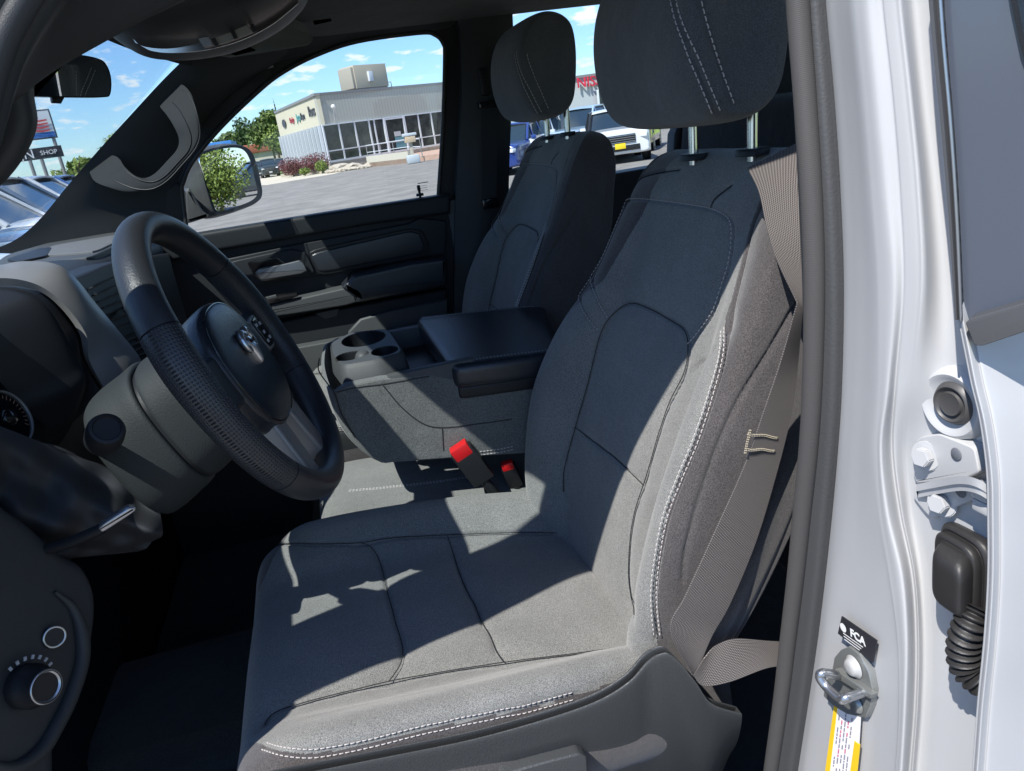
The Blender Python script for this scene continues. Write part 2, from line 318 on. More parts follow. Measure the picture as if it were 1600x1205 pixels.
# ------------------------------------------------------------------ front seats
seat = empty('front_seat', (-.407, -.1, .55), parent=truck); tag(seat, 'driver seat in grey cloth with light stitching, partly sunlit, behind the steering wheel')
def child(o, par): o.parent = par; o.matrix_parent_inverse = Matrix.Translation(-Vector(par.location)); return o
SX = -.407
def cushion_grid():
    st = [(-.37, .872, .235, .03), (-.33, .893, .250, .040), (-.28, .902, .258, .046), (-.15, .918, .272, .050), (-.02, .932, .280, .048), (.08, .943, .280, .044), (.14, .948, .275, .038), (.185, .944, .262, .022), (.211, .928, .244, .012), (.226, .895, .226, .0), (.228, .85, .21, 0), (.222, .81, .20, 0)]
    G = []
    for y, z, w, b in st:
        pr = [(-.75, -.12), (-.90, -.115), (-.985, -.08), (-1.01, -.03), (-.955, b*.80), (-.84, b), (-.68, b*.45), (-.54, .0), (-.3, .002), (0, .004), (.3, .002), (.54, 0), (.68, b*.45), (.84, b), (.955, b*.8), (1.01, -.03), (.985, -.08), (.90, -.115), (.75, -.12), (.3, -.12), (-.3, -.12)]
        k = max(0., (z-.81)/.14) if y > .2 else 1.
        G.append([(SX+a*w, y-(.0 if c > -.1 else .02*(y > .1)), z+c*(k if c < 0 else 1)) for a, c in pr])
    return surf(G, 330, 420, cv=True)
CP = np.ascontiguousarray(cushion_grid()); CN = normals(CP)
if (CN[150, :, 2]*(CP[150, :, 2]-.88)).sum() < 0: CN = -CN
C_SE = {
 'near': [(411, 1128), (420, 1115), (440, 1104), (495, 1088), (552, 1074), (610, 1060), (690, 1046), (785, 1031), (900, 1016), (995, 1001)],
 'far': [(424, 846), (480, 848), (518, 848), (564, 846), (620, 838), (735, 833), (800, 831), (880, 831)],
 'cross1': [(564, 846), (580, 853), (595, 880), (606, 926), (619, 972), (629, 1014), (624, 1037), (608, 1060)],
 'cross2': [(700, 836), (721, 899), (749, 959), (785, 1031)],
 'back': [(880, 826), (905, 858), (950, 922), (1003, 1000)]}
cs = {}
for k, p in C_SE.items(): cs[k] = on_surface(CP, CN, p)
for k, (c, n) in cs.items(): press(CP, CN, c, .0052, .0032, .0045 if k in('near', 'far', 'cross1') else .003, .022)
CORD = mat('seam_shadow_cord', (.03, .032, .034), .9, spec=.1)  # dark cords sunk in the grooves stand in for crease shade
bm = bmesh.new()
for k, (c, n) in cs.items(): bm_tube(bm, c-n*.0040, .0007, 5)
child(finish('cushion_seam_shade', bm, CORD), seat)
C_ST = [(413, 1166), (440, 1174), (480, 1178), (518, 1174), (580, 1161), (656, 1142), (720, 1128), (795, 1113), (850, 1101), (900, 1086)]
c1 = on_surface(CP, CN, C_ST); press(CP, CN, c1[0], .0028, .004, .0, .01)
CUSH = 1
bm = bmesh.new(); stitch(bm, *c1, off=.004); stitch(bm, *c1, off=-.004)
child(finish('cushion_stitching', bm, THREAD), seat)
# backrest
BA = np.array([0, -.205, .61]); BL = np.linalg.norm(BA); BU = BA/BL; BF = np.array([0, BU[2], -BU[1]]); B0 = np.array([SX, -.285, .865])
def back_grid():
    st = [(-.035, .18, -.03, .0, .04), (-.015, .215, -.005, .01, .045), (.02, .235, .004, .030, .05), (.07, .255, .008, .054, .058), (.15, .272, .010, .066, .072), (.25, .280, .012, .068, .090), (.34, .272, .008, .058, .104), (.42, .254, .002, .040, .113), (.49, .236, -.004, .024, .115), (.56, .224, -.008, .014, .105), (.615, .214, -.014, .006, .095), (.655, .198, -.026, .0, .070), (.674, .174, -.044, 0, .036), (.678, .135, -.058, 0, .012)]
    G = []
    for h, w, f, b, t in st:
        q = min(1, t/.1)
        pr = [(-1.0, f-.06*q), (-1.02, f-.03*q), (-1.0, f+b*.35), (-.955, f+b*.85), (-.86, f+b), (-.72, f+b*.75), (-.56, f+b*.12), (-.3, f+.002), (0, f), (.3, f+.002), (.56, f+b*.12), (.72, f+b*.75), (.86, f+b), (.955, f+b*.85), (1.0, f+b*.35), (1.02, f-.03*q), (1.0, f-.06*q), (.985, f-t*.8), (.9, f-t), (.3, f-t-.008), (-.3, f-t-.008), (-.9, f-t), (-.985, f-t*.8)]
        G.append([B0+BU*h+np.array([1., 0, 0])*a*w+BF*d for a, d in pr])
    return surf(G, 420, 420, cv=True)
BP = np.ascontiguousarray(back_grid()); BN = normals(BP)
if ((BN[200]@BF)*((BP[200]-B0)@BF+.05)).sum() < 0: BN = -BN
B_SE = {
 'panel': [(949, 496), (934, 470), (918, 426), (915, 386), (926, 347), (944, 322), (966, 312), (1006, 311), (1059, 317), (1103, 324), (1129, 334), (1142, 351), (1139, 404), (1126, 448), (1112, 488), (1088, 522), (1072, 540)],
 'lumbar': [(879, 770), (880, 734), (896, 672), (907, 632), (918, 593), (936, 523), (954, 492), (980, 473), (1006, 479), (1046, 501), (1067, 517), (1071, 549), (1064, 584), (1042, 628), (1024, 681), (1005, 747), (997, 770), (984, 817), (978, 894), (986, 960)],
 'cross': [(896, 668), (936, 699), (958, 716), (1000, 756)],
 'left': [(893, 420), (901, 461), (914, 492), (936, 519)],
 'topl': [(978, 312), (982, 295), (995, 278), (1030, 268), (1060, 264)],
 'topr': [(1106, 325), (1112, 310), (1124, 300), (1140, 288)],
 'shoulder': [(1186, 318), (1172, 351), (1156, 417), (1140, 480), (1129, 514)],
 'side': [(1129, 514), (1126, 558), (1108, 624), (1086, 690), (1062, 747), (1040, 805), (1027, 871), (1021, 933), (1027, 1000)],
 'rightl': [(1129, 520), (1098, 560), (1070, 590), (1048, 622)],
 'backp': [(1246, 474), (1200, 553), (1156, 624), (1125, 690), (1105, 745), (1088, 798), (1071, 867), (1068, 910)]}
bs = {}
for k, p in B_SE.items(): bs[k] = on_surface(BP, BN, p)
for k, (c, n) in bs.items():
    if len(c) > 3: press(BP, BN, c, .0048, .003, .004 if k in ('lumbar', 'side', 'shoulder', 'left') else .0015, .02)
# the outer side of the backrest is a darker, warmer cloth: faces outside the side seam
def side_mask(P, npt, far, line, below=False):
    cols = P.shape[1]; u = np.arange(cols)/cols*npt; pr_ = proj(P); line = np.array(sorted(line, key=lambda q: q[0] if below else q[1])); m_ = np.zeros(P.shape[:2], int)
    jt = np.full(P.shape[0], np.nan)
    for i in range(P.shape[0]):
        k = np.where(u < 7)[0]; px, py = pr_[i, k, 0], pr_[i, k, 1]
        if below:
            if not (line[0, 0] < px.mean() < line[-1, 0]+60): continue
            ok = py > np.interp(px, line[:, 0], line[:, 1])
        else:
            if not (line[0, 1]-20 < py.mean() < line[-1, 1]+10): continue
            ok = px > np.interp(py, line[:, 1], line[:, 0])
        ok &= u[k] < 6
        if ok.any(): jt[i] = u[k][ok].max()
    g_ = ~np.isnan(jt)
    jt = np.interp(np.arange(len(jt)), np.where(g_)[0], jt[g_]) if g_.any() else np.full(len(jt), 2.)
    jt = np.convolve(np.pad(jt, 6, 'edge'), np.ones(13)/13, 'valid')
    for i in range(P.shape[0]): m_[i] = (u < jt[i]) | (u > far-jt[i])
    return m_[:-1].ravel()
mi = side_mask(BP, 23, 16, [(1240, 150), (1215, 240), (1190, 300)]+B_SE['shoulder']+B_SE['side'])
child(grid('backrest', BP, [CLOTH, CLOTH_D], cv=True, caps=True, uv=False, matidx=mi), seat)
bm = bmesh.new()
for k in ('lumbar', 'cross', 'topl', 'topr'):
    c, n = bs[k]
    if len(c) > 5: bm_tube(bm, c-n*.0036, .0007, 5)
child(finish('backrest_seam_shade', bm, CORD), seat)  # the backrest's crease shade, drawn with the same dark cord
for k in ('panel', 'left'):
    bm = bmesh.new(); stitch(bm, *bs[k], r=.0005, dash=.0036); child(finish('panel_stitching', bm, THREAD), seat)
bm = bmesh.new()
c, n = bs['side']; stitch(bm, c, n, off=.0034, r=.0006); stitch(bm, c, n, off=-.0034, r=.0006)
child(finish('backrest_stitching', bm, THREAD), seat)
# headrest
def head_grid(x0, c):
    """slices along x of a side outline in the y-z plane"""
    out = [(.022, -.090), (.046, -.055), (.060, -.005), (.060, .045), (.044, .088), (.012, .110), (-.022, .110), (-.048, .092), (-.062, .05), (-.068, -.01), (-.066, -.06), (-.046, -.088), (-.01, -.098)]
    G = []
    for x, s, sf in [(-.134, .30, .5), (-.142, .62, .75), (-.143, .86, .92), (-.134, .98, 1), (-.09, 1.03, 1.04), (0, 1.04, 1.06), (.09, 1.03, 1.04), (.134, .98, 1), (.143, .86, .92), (.142, .62, .75), (.134, .30, .5)]:
        G.append([(x0+x, c[1]+a*s*(sf if a > 0 else 1), c[2]+b*s) for a, b in out])
    return surf(G, 150, 150, cv=True)
HC = np.array([SX-.005, -.473, 1.630])
HG = head_grid(SX, HC); t = R(12); d = HG-HC
HG = HC+np.stack([d[..., 0], d[..., 1]*math.cos(t)-d[..., 2]*math.sin(t), d[..., 2]*math.cos(t)+d[..., 1]*math.sin(t)], -1)
HG = np.ascontiguousarray(HG); HN = normals(HG)
if ((HG-HC)*HN).sum() < 0: HN = -HN
H_SE = [[(1050, -8), (1059, 30), (1077, 75), (1096, 120), (1120, 178)], [(1094, -8), (1103, 30), (1121, 90), (1148, 165)]]
hs = [on_surface(HG, HN, p) for p in H_SE]
for c, n in hs:
    if len(c) > 3: press(HG, HN, c, .0025, .003, .0012, .012)
child(grid('headrest', HG, CLOTH_H, cv=True, caps=True, uv=False), seat)
bm = bmesh.new()
if len(hs[0][0]) > 3: stitch(bm, *hs[0], off=.0045, r=.0007, pitch=.0075, dash=.005); stitch(bm, *hs[0], off=-.0045, r=.0007, pitch=.0075, dash=.005)
if len(hs[1][0]) > 3: stitch(bm, *hs[1], r=.0007, pitch=.0075, dash=.005)
child(finish('headrest_stitching', bm, THREAD), seat)
for pp_ in ((1080, 262), (1171, 257)):
    q_ = proj(BP); d_ = np.hypot(q_[..., 0]-pp_[0], q_[..., 1]-pp_[1])+np.where(BN[..., 2] > .2, 0, 1e4)+50*np.abs(((BP-B0)@BF)+.05); b0 = BP.reshape(-1, 3)[d_.argmin()].copy(); print('post', b0.round(3))
    child(tube('headrest_post', [b0+BU*.004-BF*.004, b0+BU*.095+BF*.022], .0068, mat('post_steel', (.6, .6, .6), .2, metal=1.), seg=20), seat)
    child(prism('post_guide', rnd([b0+BU*.010+np.array([sx*.024, sy*.014, 0]) for sx, sy in ((-1, -1), (1, -1), (1, 1), (-1, 1))], .35), BU*.009, PLB, bev=.002, back=True), seat)
# seat side trim and base
PLT = mat('seat_trim_plastic', (.045, .048, .05), .45, bump=.7, bscale=500.)
def trim_sheet(name, top, bot, x, m, par, bulge=.006, th=.012, n=80):
    A, B = cr([PX(p, xx) for p, xx in zip(top, x if hasattr(x, '__len__') else [x]*len(top))], n), cr([PX(p, xx+.10) for p, xx in zip(bot, x)], n)
    t = np.array([0, .02, .08, .3, .6, 1.])[None, :, None]; P = A[:, None]*(1-t)+B[:, None]*t; P[:, 0] += (.022, 0, -.03); P[:, 1, 0] += .003; P = P+np.sin(t*np.pi)*np.array([-bulge, 0, 0])
    return child(sheet(name, surf(P.transpose(1, 0, 2), 30, n), m, None, th, direction=(-1, 0, 0)), par)
trim_sheet('seat_side_trim', [(425, 1216), (470, 1207), (600, 1181), (740, 1152), (860, 1118), (937, 1090), (985, 1060), (1012, 1030), (1030, 1018), (1050, 1020), (1085, 1060), (1112, 1098), (1160, 1116)], [(425, 1420), (470, 1410), (600, 1400), (740, 1380), (860, 1370), (937, 1350), (985, 1330), (1012, 1320), (1050, 1290), (1090, 1260), (1110, 1240), (1125, 1215), (1140, 1180)], [-.70]*8+[-.705, -.71, -.715, -.715, -.712], PLT, seat)
tp3 = [(780, 1212), (850, 1192), (905, 1178), (918, 1184), (920, 1215), (900, 1250), (780, 1260)]
child(prism('seat_lever', [PX(p, -.700) for p in rnd(tp3, .15)], (.03, 0, 0), PLT, bev=.004), seat)
child(box('seat_base', (SX, -.10, .70), (.44, .46, .20), PLB, bev=.02), seat)
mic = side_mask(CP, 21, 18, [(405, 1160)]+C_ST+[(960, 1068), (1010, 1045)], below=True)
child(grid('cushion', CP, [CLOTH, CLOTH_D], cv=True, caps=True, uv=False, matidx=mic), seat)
# copy for the passenger seat
def copy_tree(o, parent=None, only=None):
    c = o.copy(); COL.objects.link(c); c.parent = parent
    for ch in list(o.children):
        copy_tree(ch, c).matrix_parent_inverse = ch.matrix_parent_inverse.copy()
    return c
seat2 = copy_tree(seat, truck); seat2.location = (.46, -.165, .585)
tag(seat2, 'passenger seat in grey cloth beyond the centre console, wholly in shade')
# ------------------------------------------------------------------ driver seat belt
def ribbon(name, L, Rt, parent, m=WEB, n=90, th=.0012, k=9):
    A, B = cr(L, n), cr(Rt, n); t = np.linspace(0, 1, k)[None, :, None]; P = A[:, None]*(1-t)+B[:, None]*t
    return sheet(name, P, m, parent, th)
belt = empty('seat_belt', (-.7, -.45, 1.), parent=truck); tag(belt, 'brown grey driver seat belt with a sewn loop beside the front seat')
def chp(o): return child(o, belt)
xs = [-.66, -.675, -.69, -.70, -.70]
L = [PX(p, x) for p, x in zip([(1168, 262), (1186, 300), (1197, 350), (1214, 405), (1247, 474)], [-.60, -.625, -.65, -.68, -.715])]
Rr = [PX(p, x) for p, x in zip([(1262, 215), (1252, 300), (1252, 360), (1253, 420), (1254, 478)], [-.60, -.64, -.67, -.69, -.715])]
chp(ribbon('webbing', L, Rr, None))
L = [PX(p, x) for p, x in zip([(1246, 474), (1222, 560), (1195, 640), (1165, 725), (1118, 830), (1072, 930), (1048, 985), (1083, 1056)], [-.715, -.71, -.71, -.71, -.712, -.714, -.714, -.716])]
Rr = [PX(p, x) for p, x in zip([(1255, 478), (1248, 560), (1238, 640), (1215, 735), (1180, 850), (1140, 945), (1112, 995), (1086, 1058)], [-.715, -.70, -.70, -.70, -.70, -.70, -.70, -.714])]
chp(ribbon('webbing', L, Rr, None))
L = [PX(p, x) for p, x in zip([(1084, 1056), (1100, 1072), (1140, 1066), (1196, 1045), (1230, 1040)], [-.717, -.72, -.72, -.72, -.72])]
Rr = [PX(p, x) for p, x in zip([(1100, 1030), (1120, 1008), (1150, 998), (1198, 1001), (1230, 1003)], [-.71, -.70, -.70, -.70, -.70])]
chp(ribbon('webbing', L, Rr, None))
bm = bmesh.new()
for a, b in (((1168, 678), (1217, 684)), ((1166, 702), (1212, 704)), ((1172, 672), (1163, 712))):
    P = np.linspace(PX(a, -.7135 if a[0] < 1180 else -.703), PX(b, -.7135 if b[0] < 1180 else -.703), 8); P = P+np.array([[0, 0, .0008*math.sin(5*i_)] for i_ in range(8)]); [stitch(bm, P, np.tile([-1., 0, 0], (8, 1)), pitch=.0024, dash=.0012, r=.0005, off=o_) for o_ in (-.0008, .0008)]
chp(finish('loop_stitching', bm, mat('thread_cream', (.36, .32, .24), .8)))
# ------------------------------------------------------------------ steering wheel
WC = np.array([-.372, .126, 1.337]); wt, wp = .392, -.104; WR = .1855
Wa = np.array([math.cos(wp), math.sin(wp), 0]); Wb = np.array([-math.sin(wp)*math.sin(wt), math.cos(wp)*math.sin(wt), math.cos(wt)]); Wn = np.cross(Wa, Wb)  # towards driver is -y
if Wn[1] > 0: Wn = -Wn
sw = empty('steering_wheel', tuple(WC), parent=truck); tag(sw, 'black leather steering wheel with perforated grips and a silver badge')
def wpt(a, b, n=0.): return WC+Wa*a+Wb*b+Wn*n
def bpt(a, b, n=0.): return wpt(a*.82, b*.82, n-.0105)
def chs(o): return child(o, sw)
def rim(a0, a1, n, r1, r2, name, m):
    T = np.linspace(a0, a1, n); s = np.linspace(0, 2*np.pi, 28, endpoint=False); P = np.zeros((n, 28, 3))
    for i, t in enumerate(T):
        rd = Wa*math.cos(t)+Wb*math.sin(t); bulge = 1+.10*math.exp(-((math.sin(t)-.25)/.25)**2)
        for j, q in enumerate(s): P[i, j] = WC+rd*(WR+r1*bulge*math.cos(q))+Wn*(r2*bulge*math.sin(q))
    return P
LEP = mat('leather_perforated', (.024, .026, .03), .38)
_nt = LEP.node_tree; _tc = nn(_nt, 'ShaderNodeTexCoord'); _v = nn(_nt, 'ShaderNodeTexVoronoi', inputs={'Scale': 290., 'Randomness': 0.}, voronoi_dimensions='2D'); _nt.links.new(_tc.outputs['UV'], _v.inputs['Vector'])
_mr = nn(_nt, 'ShaderNodeMapRange', inputs={1: .12, 2: .34, 3: 0., 4: 1.}); _nt.links.new(_v.outputs['Distance'], _mr.inputs[0]); _bp = nn(_nt, 'ShaderNodeBump', inputs={'Strength': .9, 'Distance': .0012}); _nt.links.new(_mr.outputs[0], _bp.inputs['Height']); _nt.links.new(_bp.outputs[0], _nt.nodes['Principled BSDF'].inputs['Normal'])
RX, RY = .0175, .0205
segs = [(28, 62, LEP), (62.6, 150, LEATHER), (150.6, 212, LEP), (212.6, 320, LEATHER), (320.6, 387.4, LEATHER)]
segs = [(35, 153, LEATHER), (153.5, 218, LEP), (218.5, 334, LEATHER), (334.5, 394.5, LEP)]
for a0, a1, m in segs:
    chs(grid('rim_section', rim(R(a0), R(a1), int((a1-a0)*1.2)+4, RX, RY, '', m), m, cv=True, caps=True, uvc=True))
chs(grid('rim_core', rim(0, 2*np.pi*.999, 90, RX-.0016, RY-.0016, '', PLB), PLB, cv=True, caps=True))
# hub cover (airbag)
def disc_grid(rows, ex=2.6):
    G = []
    for (w, h, n, cx, cy) in rows:
        G.append([wpt(cx+w*np.sign(math.cos(t))*abs(math.cos(t))**(2/ex), cy+h*np.sign(math.sin(t))*abs(math.sin(t))**(2/ex), n) for t in np.linspace(0, 2*np.pi, 48, endpoint=False)])
    return np.array(G)
chs(grid('airbag_cover', surf(disc_grid([(.062, .060, -.055, 0, -.012), (.084, .078, -.045, 0, -.012), (.096, .086, -.018, 0, -.012), (.097, .086, -.004, 0, -.01), (.094, .083, .004, 0, -.010), (.084, .074, .0095, 0, -.008), (.06, .052, .013, 0, -.005), (.03, .026, .0145, 0, -.004), (.002, .002, .015, 0, -.004)], 2.5), 80, 120, cv=True), VINYL, cv=True, caps=True))
seamr = disc_grid([(.0925, .0815, .0062, 0, -.010)], 2.5)[0]; chs(grid('airbag_seam', tube_grid(np.vstack([seamr, seamr[:2]]), .0009, 6), GLOSSB, cv=True, caps=True))
for s_ in (-1, 1): chs(tube('cover_crease', [wpt(s_*.012, -.030, .0142), wpt(s_*.020, -.060, .0105), wpt(s_*.030, -.080, .0058)], .0008, GLOSSB, seg=6, smoothn=16))
def spoke(pts, name='spoke', th=.016, n0=.002, m=PL):
    return chs(prism(name, [wpt(a, b, n0) for a, b in rnd(pts, .22)], -Wn*th*1.6, m, bev=.007, seg=4))
spoke([(.070, .030), (.172, .032), (.176, -.028), (.075, -.035)])
spoke([(-.070, .030), (-.172, .032), (-.176, -.028), (-.075, -.035)])
spoke([(-.062, -.060), (-.020, -.075), (-.030, -.176), (-.068, -.168)], m=SILVER)
spoke([(.062, -.060), (.020, -.075), (.030, -.176), (.068, -.168)], m=SILVER)
for s in (1,):
    chs(prism('control_bezel', [wpt(s*a, b, .0065) for a, b in rnd([(.098, .024), (.140, .026), (.148, 0), (.138, -.028), (.100, -.026)], .25)][::s], -Wn*.012, SILVER, bev=.002))
    chs(prism('control_pad', [wpt(s*a, b, .0085) for a, b in rnd([(.102, .021), (.137, .022), (.143, 0), (.135, -.024), (.104, -.022)], .25)][::s], -Wn*.012, GLOSSB, bev=.002))
    bm = bmesh.new()
    for a, b in ((.111, .012), (.131, .010), (.122, -.002), (.112, -.014), (.131, -.013)):
        bm_prism(bm, [wpt(s*(a+u*.004), b+v*.0022, .0092) for u, v in ((-1, -1), (1, -1), (1, 1), (-1, 1))], -Wn*.001)
    chs(finish('control_icons', bm, mat('icon_white', (.55, .56, .58), .5)))
# silver ram-head badge
BDG = mat('badge_metal', (.62, .62, .63), .2, metal=.85)
rows = [(.024, .008, .028), (.020, .013, .031), (.010, .0145, .034), (0., .011, .035), (-.012, .008, .034), (-.022, .006, .032), (-.027, .003, .028)]
G = [[bpt(w_*math.cos(t), h_+.004, .024+(n_-.024)*max(0, math.sin(t))**.6) for t in np.linspace(0, np.pi, 13)] for h_, w_, n_ in rows]
chs(sheet('badge', surf(G, 40, 30), BDG, None, .002, direction=Wn))
bm = bmesh.new()
for s in (1, -1):
    bm_tube(bm, cr([bpt(s*a, b+.004, .029) for a, b in ((.004, .022), (.014, .027), (.024, .020), (.026, .006), (.019, -.002), (.013, .004))], 36), np.linspace(.0058, .0022, 36), 12)
chs(finish('badge_horns', bm, BDG))
bm = bmesh.new()
for s in (1, -1): bm_prism(bm, [bpt(s*a, b+.004, .0335) for a, b in ((.004, .010), (.010, .013), (.009, .009), (.005, .007))], Wn*.002)
chs(finish('badge_eyes', bm, GLOSSB))
# ------------------------------------------------------------------ column cover, stalk, lever, boot
def blob(name, rows, m, parent=truck, nu=60, nv=80, caps=True): return grid(name, surf(rows, nu, nv, cv=True), m, parent, cv=True, caps=caps)
def colring(c, w, h, k=2.6, n=20, tilt=.0, wn=Wn):
    up = Wb*math.cos(tilt)+wn*math.sin(tilt); return [np.array(c)+np.array([1., 0, 0])*w*np.sign(math.cos(t))*abs(math.cos(t))**(2/k)+up*h*np.sign(math.sin(t))*abs(math.sin(t))**(2/k) for t in np.linspace(0, 2*np.pi, n, endpoint=False)]
PLC = mat('column_plastic', (.026, .030, .031), .6, spec=.22, bump=.7, bscale=600.)
cov = tag(empty('column_cover', (-.39, .25, 1.27), parent=truck), None)
rows = [colring(WC-Wn*.045+Wb*-.01, .060, .060), colring(WC-Wn*.055+Wb*-.012, .072, .072), colring(WC-Wn*.095+Wb*-.018, .080, .080)]
child(blob('front_shroud', [colring(WC-Wn*.040-Wb*.012, .045, .045), colring(WC-Wn*.043-Wb*.012, .066, .066), colring(WC-Wn*.060-Wb*.016, .076, .076), colring(WC-Wn*.090-Wb*.020, .080, .080), colring(WC-Wn*.108-Wb*.022, .081, .080), colring(WC-Wn*.110-Wb*.022, .07, .07)], PLC, None), cov)
child(blob('shroud_gap', [colring(WC-Wn*.10-Wb*.022, .072, .072), colring(WC-Wn*.105-Wb*.022, .0765, .0765), colring(WC-Wn*.125-Wb*.024, .0775, .0775), colring(WC-Wn*.13-Wb*.022, .07, .07)], PLB, None), cov)
child(blob('rear_shroud', [colring(WC-Wn*.1145-Wb*.022, .07, .07), colring(WC-Wn*.1165-Wb*.022, .083, .083), colring(WC-Wn*.14-Wb*.026, .085, .085), colring(WC-Wn*.170-Wb*.030, .085, .086), colring(WC-Wn*.188-Wb*.032, .080, .081), colring(WC-Wn*.196-Wb*.032, .06, .06)], PLC, None), cov)
# stalk
sb = PX((160, 690), -.50); se = PX((172, 655), -.548)
ax = (se-sb)/np.linalg.norm(se-sb)
st_ = tag(empty('turn_signal_stalk', tuple(sb), parent=truck), None)
child(tube('stalk_arm', [sb+np.array([.07, .03, -.02]), sb], .011, PLB, seg=18), st_)
child(revolve('stalk_knob', [(.010, -.004), (.0165, 0.), (.0185, .006), (.0190, .022), (.0185, .034), (.0165, .040), (.0135, .0405), (.0125, .0385), (.003, .038)], sb, ax, PLB), st_)
# tilt lever
child(tube('tilt_lever', [PX((60, 862), -.52), PX((110, 848), -.53), PX((160, 826), -.535)], .006, PLB, seg=10), st_)
child(prism('tilt_lever_tip', [PX(p, -.54) for p in rnd([(150, 828), (160, 818), (200, 793), (212, 793), (212, 800), (160, 834)], .25)], (.012, .003, 0), BRUSH, bev=.003, back=True), st_)
# wrinkled cloth boot under the column
nb = 90; P = np.zeros((nb, nb, 3)); us = np.linspace(0, 1, nb)
tl, tr_, bl, br = PX((-40, 650), -.46), PX((240, 760), -.40), PX((-60, 890), -.50), PX((215, 862), -.40)
for i, a in enumerate(us):
    for j, b in enumerate(us):
        p = (tl*(1-b)+tr_*b)*(1-a)+(bl*(1-b)+br*b)*a
        f = .010*math.sin(9*a+5*b+1.5*math.sin(4*b))+.006*math.sin(17*a-9*b+2)+.004*math.sin(25*b+8*a)
        P[i, j] = p+np.array([-1, -.4, .2])*f*math.sin(math.pi*a)**.5+np.array([-.03, -.02, -.01])*math.sin(math.pi*a)
sheet('column_boot', P, mat('boot_cloth', (.018, .019, .022), .7, bump=.3, bscale=900.), truck, .003)
# ------------------------------------------------------------------ dashboard
dash = tag(empty('dashboard', (0, .6, 1.2), parent=truck), None)
def chd(o): return child(o, dash)
prof = [(.93, 1.40), (.80, 1.425), (.60, 1.44), (.46, 1.445), (.395, 1.435), (.375, 1.41), (.385, 1.36), (.40, 1.28), (.42, 1.20), (.46, 1.10), (.52, .98), (.62, .93), (.93, .93)]
G = []
for x, dy, dz in [(-.79, .03, -.02), (-.70, .02, -.005), (-.55, .03, .0), (-.30, .03, .0), (-.17, .0, .005), (0, -.01, .005), (.2, -.005, .003), (.45, .0, .0), (.66, .0, -.01), (.80, .03, -.02)]:
    G.append([(x, y+dy*(y < .7), z+dz) for y, z in prof])
chd(blob('dash_body', G, PLD, None, 160, 150))
# defroster / speaker strip on the top at the far side
def zpatch(pts, z, th, m, name, bev=.002): return chd(prism(name, [PZ(p, z) for p in pts], (0, 0, -th), m, bev=bev))
# silver surround of the gauges: band between outer and inner curve, raised towards the driver
o_ = [(-60, 425), (0, 428), (35, 422), (80, 424), (105, 441), (140, 484), (175, 523), (205, 558), (215, 580)]
i_ = [(-60, 452), (0, 447), (38, 449), (70, 460), (100, 487), (124, 522), (132, 558), (150, 592), (165, 615)]
A = np.array([PX(p, -.19-.0*k) for k, p in enumerate(o_)]); B = np.array([PX(p, -.235) for p in i_])
A, B = cr(A, 70), cr(B, 70); t = np.linspace(0, 1, 12)[None, :, None]; P = A[:, None]*(1-t)+B[:, None]*t+np.sin(t*np.pi)*np.array([-.3, -1, .3])*.006
chd(sheet('silver_surround', P, SILVER, None, .012))
chd(grid('surround_edge_glint', tube_grid(cr(np.array([PX(p, -.19) for p in o_]), 80)+np.array([-.002, -.004, 0]), .0022, 8), BRUSH, cv=True, caps=True))  # bright metal bead draws the highlight along the outer edge
# inner hood of the gauge binnacle
i2 = [(-60, 470), (0, 466), (40, 470), (70, 490), (95, 530), (115, 575), (128, 610), (100, 680), (60, 730)]
Dp = np.array([PX(p, -.27) for p in i2]); E_ = np.array([p+np.array([-.05, .07, -.01]) for p in Dp]); B2 = cr(B, 70)
Dp, E_ = cr(Dp, 70), cr(E_, 70)
P = surf(np.stack([B2+np.array([0, .004, 0]), (B2+Dp)/2+np.array([.0, .004, .004]), Dp, E_], 0), 40, 70)
chd(sheet('gauge_hood', P, PLB, None, .004))
G_ = PX((20, 640), -.40)
gc = tag(empty('instrument_cluster', tuple(G_), parent=truck), None)
child(prism('gauge_panel', [G_+np.array([a, .03+b*.3, b]) for a, b in rnd([(-.16, -.06), (.13, -.06), (.13, .055), (-.16, .055)], .2)], (0, .01, 0), GLOSSB), gc)

GFC = mat('dial_face_black', (.006, .006, .008), .85, spec=.03)
c_ = PX((6, 656), -.385); a_ = (-.25, -1, .30); r_ = .034
child(revolve('dial_ring', [(r_-.0012, .006), (r_, .0085), (r_+.0008, .006), (r_+.001, 0)], c_, a_, SILVER, caps=False), gc)
child(revolve('dial_face', [(.001, .004), (r_-.002, .004), (r_-.002, 0)], c_, a_, GFC), gc)
child(revolve('dial_hub', [(.001, .012), (.009, .011), (.011, .008), (.0115, .004)], c_, a_, GLOSSB), gc)
M4 = Matrix.Translation(Vector(c_)) @ Vector(a_).to_track_quat('Z', 'Y').to_matrix().to_4x4(); bm = bmesh.new()
for k in range(24):
    rr = bmesh.ops.create_cube(bm, size=1.); bmesh.ops.transform(bm, matrix=M4 @ Matrix.Rotation(R(-130+k*11), 4, 'Z') @ Matrix.Translation((0, r_*.80, .0050)) @ Matrix.Diagonal((.0008, .004 if k % 2 else .006, .0004, 1)), verts=rr['verts'])
child(finish('dial_ticks', bm, mat('tick_amber', (.40, .20, .14), .5)), gc)
